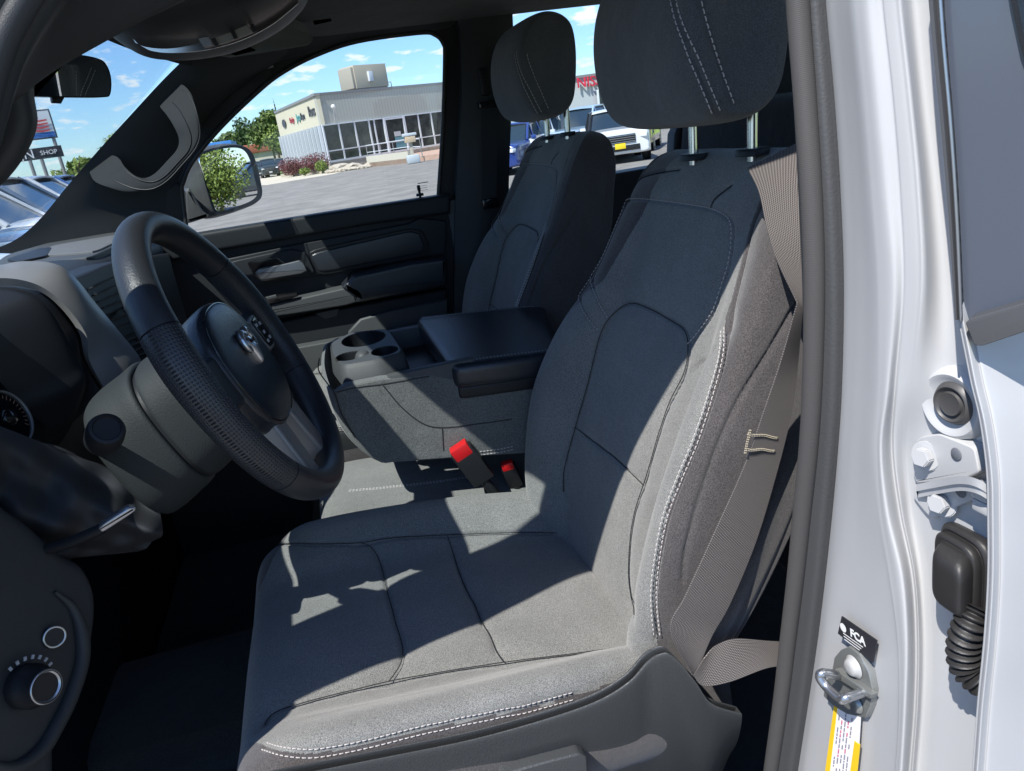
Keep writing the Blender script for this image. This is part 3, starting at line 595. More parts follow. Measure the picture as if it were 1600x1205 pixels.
# ------------------------------------------------------------------ centre console (folded centre backrest)
cons = tag(empty('center_console', (0, -.1, .9), parent=truck), 'fold down centre console with cup holder and padded lid')
def chc(o): return child(o, cons)
xc = -.13
side = [(512, 585), (517, 596), (526, 612), (534, 648), (555, 684), (584, 712), (606, 724), (704, 717), (860, 706), (900, 560), (712, 592), (671, 584), (595, 592), (540, 603), (522, 598)]
sideP = [PX(p, xc) for p in side[2:14]]
bm = bmesh.new(); bm_prism(bm, sideP, (.02, 0, 0), .006, 3, False); chc(finish('console_side', bm, CLOTH_C))
bm = bmesh.new(); bm_prism(bm, [p+np.array([.33, 0, 0]) for p in sideP], (.02, 0, 0), .006, 3, False); chc(finish('console_side', bm, CLOTH_C))
fc = cr([PX(p, xc) for p in [(525, 611), (527, 620), (534, 648), (555, 684), (584, 712), (606, 724)]], 30)
P = np.stack([fc+np.array([x, f, 0]) for x, f in ((.001, -.004), (.006, .006), (.03, .014), (.17, .020), (.30, .014), (.342, .006), (.348, -.004))], 1)
chc(sheet('console_front', surf(P, 40, 60), CLOTH_C, None, .006, direction=(0, 1, -.2)))
# seams of the side panel as thin piping
bm = bmesh.new()
for pts in ([(526, 613), (560, 605), (599, 600), (671, 588)], [(599, 603), (628, 637), (661, 662), (693, 668), (751, 662), (800, 655)], [(691, 668), (693, 704)], [(499, 560), (498, 579), (512, 600), (523, 615), (534, 648), (555, 684)]):
    bm_tube(bm, cr([PX(p, xc-.0002) for p in pts], 40), .0011, 6)
chc(finish('console_seams', bm, mat('piping', (.02, .02, .02), .6)))
bm = bmesh.new()
for o in (0, 5): c = cr([PX(p, xc-.001) for p in [(750, 706+o), (780, 702+o), (804, 697+o)]], 20); stitch(bm, c, np.tile([-1., 0, 0], (20, 1)))
chc(finish('console_stitching', bm, THREAD))
# lid
lid = [PX((703, 577), xc-.01), PX((648, 497), .215), PX((850, 476), .215), PX((880, 553), xc-.01)]
lid = np.array(lid); top = rnd(lid, .10, 5)
dn = np.array([0, .0, -1.])
chc(prism('armrest_lid', top+np.array([0, 0, .004]), dn*.044, VINYL, bev=.016, seg=6, back=True))
lo = lid.copy(); lo[0] += (.004, -.004, 0); lo[3] += (.004, 0, 0); lo[1] += (-.004, -.004, 0)
chc(prism('lid_base', rnd(lo+dn*.036, .08, 4), dn*.022, PLB, bev=.005, seg=4, back=True))
bm = bmesh.new(); ins = lid+np.array([0, 0, .0046]); ctr = ins.mean(0)
e = [ins[0]*.985+ctr*.015, ins[1]*.985+ctr*.015]
for off in (.024,):
    a = ins[0]+np.array([off, -.012, 0]); b = ins[3]+np.array([off, 0, 0]); a2 = ins[1]+np.array([-off, -.012, 0]); b2 = ins[2]+np.array([-off, 0, 0])
    for p, q in ((a, b), (a2, b2)):
        bm = bmesh.new(); stitch(bm, np.linspace(p, q, 30), np.tile([0, 0, 1.], (30, 1)), r=.0007); stitch(bm, np.linspace(p, q, 30), np.tile([0, 0, 1.], (30, 1)), r=.0007, off=.005); chc(finish('lid_stitching', bm, THREAD_D))
# cup holder bezel and wells
ZB = 1.222
bz = [PX(p, x) for p, x in zip([(527, 560), (517, 537), (548, 518), (606, 513), (634, 556), (560, 577)], [-.115, -.06, .12, .12, -.08, -.115])]
bz = np.array(bz); zc = bz[:, 2].mean(); bz[:, 2] = zc
bzp = np.array([PZ(p, ZB) for p in [(519, 553), (517, 535), (548, 519), (606, 513), (630, 549), (590, 562), (534, 571)]])
bzr = rnd(bzp, .2, 4)
bm = bmesh.new()
def ell(c, a, b, n=28, z=ZB):
    return [np.array([c[0]+a*math.cos(t), c[1]+b*math.sin(t), z]) for t in np.linspace(0, 2*np.pi, n, endpoint=False)]
cw = [(PZ((568, 529), ZB), .060, .042), (PZ((547, 556), ZB), .030, .026), (PZ((601, 548), ZB), .032, .024)]
def cut(o, cutters):
    for c in cutters:
        md = o.modifiers.new('cut', 'BOOLEAN'); md.operation = 'DIFFERENCE'; md.solver = 'EXACT'; md.object = c
    bpy.context.view_layer.update(); me = bpy.data.meshes.new_from_object(o.evaluated_get(bpy.context.evaluated_depsgraph_get())); o.modifiers.clear(); o.data = me
    for c in cutters: bpy.data.objects.remove(c)
    me.shade_smooth(); me.set_sharp_from_angle(angle=R(35)); return o
pb_ = prism('cup_holder_bezel', bzr, (0, 0, -.014), PLG, bev=.003)
cutters = [prism('cutter', [v+np.array([0, 0, .03]) for v in ell(c, a, b)], (0, 0, -.08), PLG, bev=0) for c, a, b in cw]
chc(cut(pb_, cutters))
G = np.stack([bzr+np.array([0, 0, -.0005]), bzr+(bzr-bzr.mean(0))*.06+np.array([0, 0, -.007]), bzr+(bzr-bzr.mean(0))*.12+np.array([0, 0, -.035])], 0)
chc(grid('bezel_skirt', G, PLG, cv=True, uv=False))
for c, a, b in cw:
    G = np.array([ell(c, a, b, 40, ZB-.0005), ell(c, a*.97, b*.97, 40, ZB-.01), ell(c, a*.88, b*.88, 40, ZB-.07), ell(c, a*.5, b*.5, 40, ZB-.075), ell(c, .002, .002, 40, ZB-.075)])
    chc(grid('cup_well', G, PLB, cv=True, uv=False, flip=True))
kc = PZ((566, 553), ZB); chc(blob('divider_grip', [[np.array(kc)+np.array([r*math.cos(t), r*.8*math.sin(t), z]) for t in np.linspace(0, 2*np.pi, 16, endpoint=False)] for r, z in ((.012, -.05), (.018, -.03), (.020, -.012), (.013, .002), (.003, .006))], PLG, None, 24, 32))
# tray between bezel and lid
chc(box('console_tray', (.035, -.135, 1.150), (.31, .16, .02), PLB, bev=.004))
for x in (-.118, .19): chc(box('tray_rim', (x, -.13, 1.176), (.022, .15, .05), PLG, bev=.006))
# centre seat cushion below the console
st = [(.10, .86, .0), (.112, .90, .0), (.105, .945, .01), (.07, .962, .0), (-.05, .955, .0), (-.20, .935, .0), (-.35, .92, 0)]
G = [[(-.145+dx, y, z+dz) for dx, dz in ((0, -.14), (-.008, -.10), (-.01, -.05), (.0, -.012), (.018, -.001), (.06, .004), (.17, .006), (.27, .0), (.29, -.02), (.29, -.14))] for y, z, _ in st]
gs = np.ascontiguousarray(surf(G, 120, 120, cv=True)); gn = normals(gs)
if (gn[60, 60:70, 2]).mean() < 0: gn = -gn
child(grid('center_seat_cushion', gs, CLOTH, truck, cv=True, caps=True, uv=False), truck)
chc(box('center_seat_base', (.0, -.13, .70), (.27, .44, .33), PLB, bev=.02))
cst = on_surface(gs, gn, [(545, 766), (580, 763), (640, 757), (700, 750), (735, 744)])
if len(cst[0]) > 4:
    bm = bmesh.new(); stitch(bm, *cst); stitch(bm, *cst, off=.005); child(finish('center_cushion_stitching', bm, THREAD), truck)
# ------------------------------------------------------------------ buckles
def buckle(o, ax, sc, red_only=False, label=None):
    bk = tag(empty('belt_buckle', tuple(o), parent=truck), label)
    u = Vector(ax).normalized(); n = Vector((-.75, .35, .55)); n = (n-u*n.dot(u)).normalized(); s = u.cross(n); rot = Matrix((s, u, n)).transposed()
    o = Vector(o)
    child(box('buckle_housing', o, (.034*sc, .062*sc, .019*sc), PLB, rot=rot, bev=.003), bk)
    child(box('release_button', o+u*.029*sc+n*.001, (.028*sc, .020*sc, .0185*sc), RED, rot=rot, bev=.003), bk)
    child(tube('buckle_stalk', [o-u*.03*sc, o-u*.10*sc], .009, PLB, seg=10), bk)
    return bk, o, u, n, s
bk, o, u, n, s = buckle(PX((738, 726), -.142), PX((722, 705), -.142)-PX((757, 750), -.142), 1.2, label='driver belt buckle with a bright red release button')
bk.children[0]
child(text('buckle_lettering', 'PRESS', .009, basis(o-u*.012+n*.0098, -s, u), mat('icon_grey', (.12, .12, .12), .5), depth=.0002), bk)
buckle(PX((800, 742), -.105), (-.1, .25, 1), .8, label='second belt buckle beside the backrest')
# ------------------------------------------------------------------ floor, firewall, tunnel, sill
def chtr(o): return child(o, truck)
flo = tag(empty('cab_floor', (0, .2, .5), parent=truck), None)
child(box('floor_carpet', (0, -.3, .50), (1.60, 2.6, .04), CARPET, bev=.01), flo)
child(box('floor_tunnel', (0.0, .25, .585), (.30, 1.4, .13), CARPET, bev=.05), flo)
child(prism('floor_mat', rnd([(-.66, .12, .535), (-.20, .12, .535), (-.22, .72, .56), (-.62, .76, .56)], .12), (0, 0, .012), mat('rubber_mat', (.022, .022, .024), .5, bump=.8, bscale=120.), bev=.004, back=True), flo)
chtr(box('firewall', (0, .93, .95), (1.66, .04, .95), CARPET, bev=.01))
chtr(box('glove_box_panel', (.28, .60, .74), (1.05, .05, .46), PLB, bev=.02))
ped = tag(empty('pedals', (-.35, .7, .6), parent=truck), None)
child(box('brake_pedal', (-.38, .66, .72), (.09, .02, .05), RUBBER, rot=Matrix.Rotation(R(-35), 3, 'X'), bev=.006), ped)
child(box('accelerator_pedal', (-.24, .68, .68), (.05, .015, .13), RUBBER, rot=Matrix.Rotation(R(-35), 3, 'X'), bev=.006), ped)
child(tube('pedal_arm', [(-.38, .68, .73), (-.38, .78, .9), (-.38, .80, 1.05)], .008, PLB), ped)
# lower dash on the driver's side, with the lamp knob
ld = tag(empty('lower_dash_panel', (-.6, .35, 1.1), parent=truck), None)
kb = PX((62, 1070), -.645); kax = np.array([-.55, -.80, .12]); kax /= np.linalg.norm(kax)
kb0 = PX((40, 1072), -.612)
def on_plane(p, c, n): d = ray(p); n = np.array(n); return C+d*(((c-C)@n)/(d@n))
PN = np.array([-.42, -.90, .10]); PN /= np.linalg.norm(PN)
A_ = [(-90, 760), (20, 800), (95, 862), (132, 885), (152, 930), (150, 990), (135, 1050), (112, 1110), (90, 1160), (70, 1240), (-90, 1260)]
child(prism('panel_shell', [on_plane(p, kb0-PN*.004, PN) for p in cr(A_, 70, True)], -PN*.10+np.array([.02, 0, 0]), PLS, bev=.014, seg=5), ld)
arc = cr([on_plane(p, kb0-PN*.002, PN) for p in [(86, 925), (112, 948), (126, 985), (128, 1030), (112, 1085), (88, 1135), (62, 1175), (20, 1200), (-30, 1190)]], 70)
child(grid('bezel_arc', tube_grid(arc, np.r_[np.linspace(.002, .008, 20), np.full(30, .008), np.linspace(.008, .004, 20)], 14), PLS, cv=True, caps=True), ld)
kn = tag(empty('lamp_knob', tuple(kb0), parent=ld), None); kn.matrix_parent_inverse = Matrix.Translation(-Vector(ld.location))
kn2 = revolve('lamp_knob', [(.001, 0), (.0215, 0), (.0215, .012), (.0185, .0145), (.0165, .030), (.0160, .0315), (.0150, .0325), (.0142, .0305), (.0135, .0295), (.001, .0295)], kb0, kax, PLB); child(kn2, ld)
bpy.data.objects.remove(kn)
child(revolve('knob_ring', [(.0128, .0290), (.0152, .0322), (.0162, .0318), (.0166, .0305), (.0160, .0300), (.0130, .0285)], kb0, kax, BRUSH, caps=False), ld)
dv = on_plane((84, 995), kb0, PN)
child(revolve('dimmer_wheel', [(.001, -.005), (.010, -.005), (.0105, 0), (.0095, .003), (.001, .003)], dv, (-.75, -.6, .2), PLB), ld)
child(revolve('dimmer_ring', [(.0092, .003), (.0105, .0038), (.0112, .0028)], dv, (-.75, -.6, .2), BRUSH, caps=False), ld)
M4 = basis(kb0+kax*.0018, (-.78, .60, 0), (0, 0, 1))
bm = bmesh.new()
for k in range(7):
    a = R(75+k*16); c = Vector((math.cos(a)*.0275, math.sin(a)*.0275, .0)); v = M4 @ c
    rr = bmesh.ops.create_cube(bm, size=1.); bmesh.ops.transform(bm, matrix=Matrix.Translation(v) @ M4.to_3x3().to_4x4() @ Matrix.Rotation(a, 4, 'Z') @ Matrix.Diagonal((.004, .0028, .001, 1)), verts=rr['verts'])
child(finish('switch_icons', bm, mat('icon_dim', (.35, .36, .38), .5)), ld)
chtr(prism('door_sill', [(-.84, -.36, .60), (-.84, 1.0, .60), (-.66, 1.0, .56), (-.66, -.36, .56)], (0, 0, -.12), PLB, bev=.02))
# ------------------------------------------------------------------ far dash details (speaker strip, centre screen, vents)
chd(prism('speaker_strip', [PZ(p, 1.4525) for p in rnd([(70, 399), (78, 384), (185, 366), (192, 372), (150, 392)], .2)], (0, 0, -.012), mat('speaker_grille', (.13, .13, .13), .55, bump=1., bscale=1800.), bev=.002))
chd(prism('speaker_frame', [PZ(p, 1.4485) for p in rnd([(-20, 420), (10, 398), (80, 378), (190, 361), (200, 374), (140, 402), (60, 410), (0, 428)], .2)], (0, 0, -.010), PLG, bev=.003))
chd(prism('top_vent', [PZ(p, 1.4530) for p in rnd([(8, 405), (60, 388), (82, 386), (74, 399), (30, 408)], .2)], (0, 0, -.010), PLB, bev=.002))
stk = [PX(p, x) for p, x in zip([(108, 436), (180, 408), (265, 395), (310, 560), (262, 610), (216, 575)], [-.16, 0.05, .18, .2, .0, -.14])]
stk = np.array(stk)
chd(prism('center_stack', stk, (.02, .10, 0), PLB, bev=.006, back=True))
vy = lambda p, x: PX(p, x)
for pts in ([(118, 446), (165, 425), (205, 500), (160, 520)], [(165, 525), (210, 506), (250, 560), (214, 575)]):
    bm = bmesh.new(); q = np.array([PX(p, x)-np.array([0, .02, 0]) for p, x in zip(pts, (-.13, -.02, -.02, -.13))])
    for k in range(7):
        t = (k+.5)/7; a = q[0]*(1-t)+q[3]*t; b = q[1]*(1-t)+q[2]*t; bm_prism(bm, [a, b, b+np.array([0, .014, -.004]), a+np.array([0, .014, -.004])], (0, 0, -.0018))
    chd(finish('air_vent_slats', bm, PLG))
tb = PX((168, 486), -.075)-np.array([0, .03, 0]); chd(box('vent_tab', tb, (.032, .012, .007), BRUSH, rot=Matrix.Rotation(R(-8), 3, 'Y'), bev=.0025))
tb = PX((206, 531), -.05)-np.array([0, .03, 0]); chd(box('vent_tab', tb, (.022, .010, .005), PLG, bev=.0018))
# ------------------------------------------------------------------ passenger door
door = tag(empty('passenger_door', (.9, .3, .5), parent=truck), 'passenger door with dark trim panel, closed')
def chp2(o): return child(o, door)
XD = .80
def pr(name, pts, x, th, m, bev=.004, r=.0, seg=3):
    P = [PX(p, x) for p in (rnd(pts, r) if r else pts)]; return chp2(prism(name, P, (th, 0, 0), m, bev=bev, seg=seg))
q = lambda y, z: (XD+.02, y, z)
chp2(prism('door_panel', [q(-.365, .42), q(-.365, 1.385), q(.95, 1.40), q(.95, .42)], (.06, 0, 0), PLD, bev=.01))
pr('belt_pad', [(704, 303), (704, 334), (560, 354), (323, 396), (200, 425), (150, 420), (150, 395), (290, 368), (500, 334)], XD-.005, .05, PLD, bev=.012, seg=5)
pr('upper_trim', [(699, 345), (697, 398), (668, 402), (560, 422), (497, 431), (392, 449), (372, 440), (352, 412), (352, 405), (454, 383), (640, 349), (655, 340)], XD+.006, .03, PLD, bev=.008, r=.12)
pr('insert_frame', [(481, 392), (640, 357), (660, 360), (671, 384), (666, 401), (497, 432)], XD+.000, .02, PLB, bev=.004, r=.15)
pr('padded_insert', [(484, 397), (640, 361), (656, 365), (664, 384), (660, 396), (498, 427)], XD-.004, .02, VINYL, bev=.007, r=.15)
pr('handle_bezel', [(352, 411), (454, 389), (478, 394), (494, 428), (395, 447), (370, 435)], XD-.001, .02, PLD, bev=.005, r=.18)
pr('handle_recess', [(385, 409), (432, 401), (446, 411), (480, 421), (476, 428), (410, 441), (396, 430)], XD-.003, .01, GLOSSB, bev=.003, r=.2)
pr('inner_handle', [(398, 427), (404, 421), (452, 411), (468, 407), (475, 412), (480, 423), (470, 428), (408, 438)], XD-.022, .014, mat('handle_satin', (.22, .23, .24), .35, metal=.8), bev=.004, r=.15)
pr('pull_ledge', [(300, 505), (396, 481), (470, 466), (540, 450), (556, 458), (560, 472), (540, 478), (454, 492), (400, 499), (310, 520)], XD-.045, .06, PLG, bev=.008, r=.1)
pr('switch_plate', [(385, 474), (420, 463), (464, 458), (466, 463), (455, 467), (400, 480)], XD-.050, .02, GLOSSB, bev=.002)
for p in ((405, 468), (424, 463)): pr('window_switch', [(p[0]-9, p[1]+2), (p[0]+7, p[1]-2), (p[0]+10, p[1]+2), (p[0]-6, p[1]+6)], XD-.056, .01, PLG, bev=.002)
pr('armrest', [(534, 450), (552, 430), (590, 422), (642, 410), (700, 402), (699, 447), (640, 459), (559, 474), (556, 462)], XD-.055, .08, VINYL, bev=.014, r=.10, seg=5)
pr('door_pocket', [(430, 505), (545, 480), (698, 452), (700, 640), (430, 640)], XD-.015, .04, PLD, bev=.01)
pr('lit_patch_panel', [(545, 519), (563, 499), (610, 486), (700, 468), (700, 560), (535, 600)], XD-.03, .02, PLG, bev=.008)  # paler plastic piece shaped as the sunlit region of the lower panel
pr('pocket_grip', [(492, 490), (530, 482), (526, 494), (508, 499)], XD-.02, .01, PLG, bev=.003)
pr('door_sill_plate', [(300, 590), (449, 546), (510, 535), (700, 500), (700, 640), (470, 640)], XD-.06, .04, PLG, bev=.006)
lp = PX((656, 304), XD+.03); chp2(revolve('lock_pin', [(.001, .022), (.0045, .021), (.005, .010), (.0035, .004), (.0035, -.02)], lp+np.array([0, 0, .004]), (0, 0, 1), PLB)); chp2(revolve('lock_pin_collar', [(.001, .004), (.010, .003), (.011, -.004)], lp, (0, 0, 1), PLB))
# window pane and frame
wf = [(706, 303), (690, 62), (682, 52), (660, 50), (560, 66), (495, 84), (440, 112), (385, 160), (330, 215), (292, 262), (276, 290), (286, 368)]
xg = .862
gp = [PX(p, xg+.004) for p in [(712, 312), (698, 40), (560, 55), (490, 72), (430, 105), (300, 235), (262, 300), (270, 385)]]
chp2(prism('window_pane', gp, (.004, 0, 0), GLASS, bev=0))
inner = np.array([PX(p, xg-.02) for p in [(687, 308), (694, 200), (697, 90), (694, 66), (680, 52), (655, 49), (560, 62), (495, 83), (440, 111), (400, 142), (340, 200), (298, 252), (284, 284), (282, 300), (290, 372)]])
outer = np.array([PX(p, xg-.02) for p in [(714, 318), (722, 200), (722, 70), (716, 40), (690, 20), (655, 20), (560, 33), (485, 55), (420, 88), (378, 120), (316, 178), (272, 232), (254, 276), (250, 300), (255, 395)]])
A, B = cr(inner, 80), cr(outer, 80); t = np.linspace(0, 1, 5)[None, :, None]
chp2(sheet('window_frame', A[:, None]*(1-t)+B[:, None]*t, PLB, None, .03, direction=(-1, 0, 0)))
A2 = A+(A-B)*.10
chp2(grid('window_seal', tube_grid(A2+np.array([-.008, 0, 0]), .006, 10), RUBBER, cv=True, caps=True))
# static lettering etched low on the glass
M4 = basis(PX((662, 293), xg-.0005), (0, -1, .0), (0, 0, 1)); icg = mat('etched', (.16, .16, .15), .8)
bm = bmesh.new()
for k, (a, b, w) in enumerate(((0, .018, .030), (0, .010, .020), (-.004, .004, .012), (.006, .004, .008), (0, -.002, .022))):
    rr = bmesh.ops.create_cube(bm, size=1.); bmesh.ops.transform(bm, matrix=M4 @ Matrix.Translation((a, b-.005, 0)) @ Matrix.Diagonal((w, .0010 if k else .0022, .0002, 1)), verts=rr['verts'])
chp2(finish('glass_marking', bm, icg))
# black sail behind the mirror
chp2(prism('mirror_sail', [PX(p, xg-.03) for p in [(292, 370), (288, 300), (276, 286), (262, 296), (205, 330), (190, 420), (290, 420)]], (.02, 0, 0), PLB, bev=.004))
# outer skin of the far door
chp2(prism('door_skin', [(.90, -.33, .62), (.90, -.33, 1.375), (.90, 1.0, 1.375), (.90, 1.0, .62)], (.05, 0, 0), WHITE, bev=.015))
# ------------------------------------------------------------------ passenger wing mirror
wm = tag(empty('wing_mirror', (1.1, .2, 1.5), parent=truck), 'dark grey passenger wing mirror reflecting green trees and parked cars')
Mc = PX((352, 280), 1.09); mn = Vector((-.585, -.81, .0)).normalized()
def on_plane(p, c, n): d = ray(p); n = np.array(n); return C+d*(((c-C)@n)/(d@n))
mo = [(309, 243), (318, 236), (345, 229), (370, 227), (388, 234), (398, 252), (406, 285), (408, 305), (400, 316), (380, 325), (345, 335), (332, 330), (322, 300), (312, 262)]
mog = [(312, 246), (322, 239), (345, 233), (368, 231), (382, 236), (391, 252), (399, 283), (402, 302), (395, 312), (378, 320), (346, 330), (336, 326), (327, 300), (315, 262)]
mo3 = cr([on_plane(p, Mc, mn) for p in mo], 60, True); mg3 = cr([on_plane(p, Mc+np.array(mn)*.0065, mn) for p in mog], 60, True)
nv = -np.array(mn)
G = [mo3+np.array(mn)*.004, mo3+(mo3-mo3.mean(0))*.05+nv*.01, mo3+(mo3-mo3.mean(0))*.08+nv*.04+np.array([.0, 0, 0]), mo3+(mo3-mo3.mean(0))*-.05+nv*.085, mo3+(mo3-mo3.mean(0))*-.45+nv*.11, mo3+(mo3-mo3.mean(0))*-.97+nv*.115]
child(grid('mirror_housing', surf(G, 40, 60, cv=True), PLG, cv=True, caps=True), wm)
child(prism('mirror_face', mg3, nv*.004, MIRROR, bev=0), wm)
child(prism('mirror_arm', [PX(p, .96) for p in rnd([(288, 300), (296, 292), (318, 330), (330, 338), (300, 348), (290, 350)], .25)], (.10, .03, 0), PLG, bev=.01, back=True), wm)
# ------------------------------------------------------------------ pillars, roof, windshield
def sweepP(name, A, B, th, m, par, n=60, k=10, bow=.012, dirn=(-1, 0, 0)):
    A, B = cr(A, n), cr(B, n); t = np.linspace(0, 1, k)[None, :, None]; P = A[:, None]*(1-t)+B[:, None]*t+np.sin(t*np.pi)*np.array(dirn)*bow
    return child(sheet(name, P, m, None, th, direction=dirn), par)
PLH = mat('handle_plastic', (.022, .025, .027), .75, spec=.15, bump=.5, bscale=800.)
PLM = mat('pillar_plastic', (.050, .054, .056), .8, spec=.12, bump=.5, bscale=800.)
pil = tag(empty('windshield_pillar', (.75, .4, 1.5), parent=truck), 'dark passenger windshield pillar with a moulded grab handle')
up_ = [PX(p, x) for p, x in zip([(296, 84), (250, 130), (204, 180), (160, 228), (110, 285), (60, 345), (20, 377), (-30, 395)], [.70, .71, .725, .735, .75, .765, .78, .79])]
lo_ = [PX(p, x) for p, x in zip([(478, 62), (425, 100), (380, 130), (318, 190), (285, 262), (280, 300), (288, 372), (280, 400)], [.80, .81, .82, .83, .84, .845, .845, .845])]
sweepP('pillar_trim', up_, lo_, .03, PLM, pil, bow=.02, n=80)
# grab handle: a D bow standing off the pillar
ho = [(272, 150), (286, 134), (300, 146), (308, 174), (311, 205), (303, 230), (281, 257), (256, 284), (232, 298), (205, 300), (176, 292), (156, 283), (148, 270)]
hi = [(258, 158), (257, 168), (263, 182), (272, 202), (279, 222), (276, 237), (262, 252), (247, 267), (232, 273), (214, 268), (198, 256), (190, 247), (178, 244)]
hx = np.array([.735, .715, .695, .672, .66, .655, .655, .655, .66, .668, .69, .715, .74])
O_ = np.array([PX(p, x) for p, x in zip(ho, hx)]); I_ = np.array([PX(p, x+.004) for p, x in zip(hi, hx)]); nh = np.array([-.55, -.75, -.2]); nh /= np.linalg.norm(nh)
O_, I_ = cr(O_, 90), cr(I_, 90); kk_ = (.34*np.sin(np.linspace(0, np.pi, 90))**1.5)[:, None]; I_ = I_*(1-kk_)+O_*kk_
ring_ = [O_-nh*.016, O_-nh*.004, O_*.85+I_*.15+nh*.006, O_*.6+I_*.4+nh*.010, O_*.3+I_*.7+nh*.009, O_*.08+I_*.92+nh*.004, I_-nh*.004, I_-nh*.016, (O_+I_)/2-nh*.022]
child(grid('grab_handle', surf(np.stack(ring_, 1), 120, 50, cv=True), PLH, cv=True, caps=True), pil)
for f_, nm in ((.22, 'handle_groove'), (.80, 'handle_groove')):
    gq = (O_*(1-f_)+I_*f_+nh*(.0125 if f_ < .5 else .0115))[6:-6]
    child(grid(nm, tube_grid(gq, .0012, 6), PLB, cv=True, caps=True), pil)
# passenger centre pillar
cp = tag(empty('center_pillar', (.82, -.42, 1.2), parent=truck), 'dark far centre pillar with folded passenger belt')
sweepP('pillar_trim', [PX(p, .80) for p in [(714, 30), (720, 60), (722, 150), (712, 310), (710, 420), (708, 560)]], [PX(p, .80) for p in [(800, 0), (802, 60), (800, 150), (795, 310), (800, 420), (800, 560)]], .06, PL, cp, n=50, k=14, bow=.02)
child(box('belt_anchor', PX((765, 163), .765), (.03, .065, .018), GLOSSB, bev=.005), cp)
child(box('height_adjuster', PX((757, 128), .772), (.02, .028, .07), PLB, bev=.008), cp)
child(ribbon('passenger_belt', [PX(p, x) for p, x in (((752, 168), .762), ((753, 240), .765), ((755, 312), .772))], [PX(p, x) for p, x in (((776, 168), .762), ((777, 240), .765), ((776, 308), .772))], None, mat('belt_webbing_dark', (.03, .03, .032), .6, uvweave=(110., 170.)), 20), cp)
child(box('belt_slot', PX((766, 318), .775), (.012, .045, .028), GLOSSB, bev=.004), cp)
child(box('lower_pillar_trim', (.83, -.44, .98), (.04, .17, .82), PLG, bev=.012), cp)
# headliner with roof shell: closed over the cab
ro = tag(empty('roof', (0, -.5, 1.9), parent=truck), None)
hx_ = [-.665, -.64, -.60, -.50, -.415, -.3, -.1, .1, .3, .5, .62, .70, .78]; hy_ = [.15, .16, .17, .205, .246, .27, .295, .30, .29, .27, .245, .215, .15]
def hz(x, k): return (1.805 if k == 0 else 1.835 if k == 1 else 1.848)-.05*max(0, (-x-.60)/.19)**1.5-.012*max(0, (x-.6)/.18)
G = []
for k, dyy in enumerate([0, .035, .12, .35, .8, 1.35, 1.75]):
    G.append([(x, yy-dyy if k < 3 else yy*(1-min(1, dyy))-dyy, hz(x, k)-(.02 if k == 6 else 0)) for x, yy in zip(hx_, hy_)])
child(sheet('headliner', surf(G, 70, 90), HEAD, None, .03, direction=(0, 0, -1)), ro)
G = np.array(G)+np.array([0, 0, .05]); G[0, :, 2] -= .02; G[:, 0, 0] = -.745; G[:, 1, 0] = -.70; G[:, 0, 2] -= .008
child(sheet('roof_shell', surf(G, 50, 60), WHITE, None, .02, direction=(0, 0, 1)), ro)
child(prism('roof_vent_marks', [PX(p, .5) for p in [(490, 33), (517, 28), (518, 31), (491, 37)]], (0, 0, -.003), PLG, bev=.001), ro)
# rails over the far doors
sweepP('roof_rail', [PX(p, .70) for p in [(380, 40), (480, 12), (560, -10), (700, -30), (850, -50), (1300, -60)]], [PX(p, .835) for p in [(425, 100), (495, 80), (560, 62), (690, 46), (790, 20), (1300, -35)]], .05, HEAD, ro, bow=.02, n=60)
# windshield
ws = [PX((296, 84), .72), np.array([.80, .80, 1.42])]
G = [[(-.66, .16, 1.82), (-.33, .275, 1.835), (0, .305, 1.84), (.33, .29, 1.84), (.70, .22, 1.83)], [(-.70, .50, 1.63), (-.36, .57, 1.645), (0, .60, 1.65), (.36, .58, 1.645), (.75, .51, 1.61)], [(-.80, .83, 1.43), (-.4, .90, 1.43), (0, .93, 1.43), (.4, .90, 1.43), (.82, .82, 1.42)]]
chtr(sheet('windshield', surf(G, 14, 24), WGLASS, None, .004, direction=(0, .5, .8)))
# driver's windshield pillar: trim over the door opening and its grab handle
dp = tag(empty('windshield_pillar', (-.7, .3, 1.6), parent=truck), 'dark driver windshield pillar close to the camera at the top')
O_ = [(-.76, .80, 1.15), (-.735, .43, 1.39), (-.73, .235, 1.55), (-.725, .155, 1.665), (-.72, .05, 1.755), (-.735, -.05, 1.81), (-.75, -.20, 1.835), (-.755, -.45, 1.845)]
I_ = [(-.66, .84, 1.22), (-.63, .45, 1.45), (-.615, .33, 1.60), (-.61, .24, 1.69), (-.60, .17, 1.765), (-.58, .08, 1.81), (-.56, -.15, 1.83), (-.56, -.45, 1.83)]
M_ = [(-.70, .76, 1.15), (-.66, .45, 1.40), (-.635, .29, 1.575), (-.625, .20, 1.638), (-.615, .13, 1.670), (-.61, .045, 1.700), (-.60, -.15, 1.765), (-.60, -.45, 1.79)]
O_, I_, M_ = [np.array(v, float) for v in (O_, I_, M_)]; A = cr(O_, 80)
up4 = np.array([-.02, .03, .05])
ring_ = [O_, O_*.6+M_*.4, M_, M_*.5+I_*.5, I_, I_+up4*.8, (O_+I_)/2+up4*1.3, O_+up4*.9]
child(grid('pillar_trim', surf(np.stack(ring_, 1), 90, 50, cv=True), PLS, cv=True, caps=True), dp)
gp_ = [(95, 95), (60, 135), (58, 190), (40, 240), (-5, 296), (-60, 330), (-120, 300), (-100, 150)]
child(prism('grab_handle', [PX(p, -.60) for p in cr([(120, 60), (62, 128), (64, 195), (42, 248), (0, 296), (-60, 330), (-120, 300), (-100, 100)], 60, True)], (-.03, 0, 0), PLS, bev=.012, seg=5, back=True), dp)
child(grid('opening_seal', tube_grid(A+np.array([-.008, .008, .004]), .009, 12), PLS, cv=True, caps=True), dp)
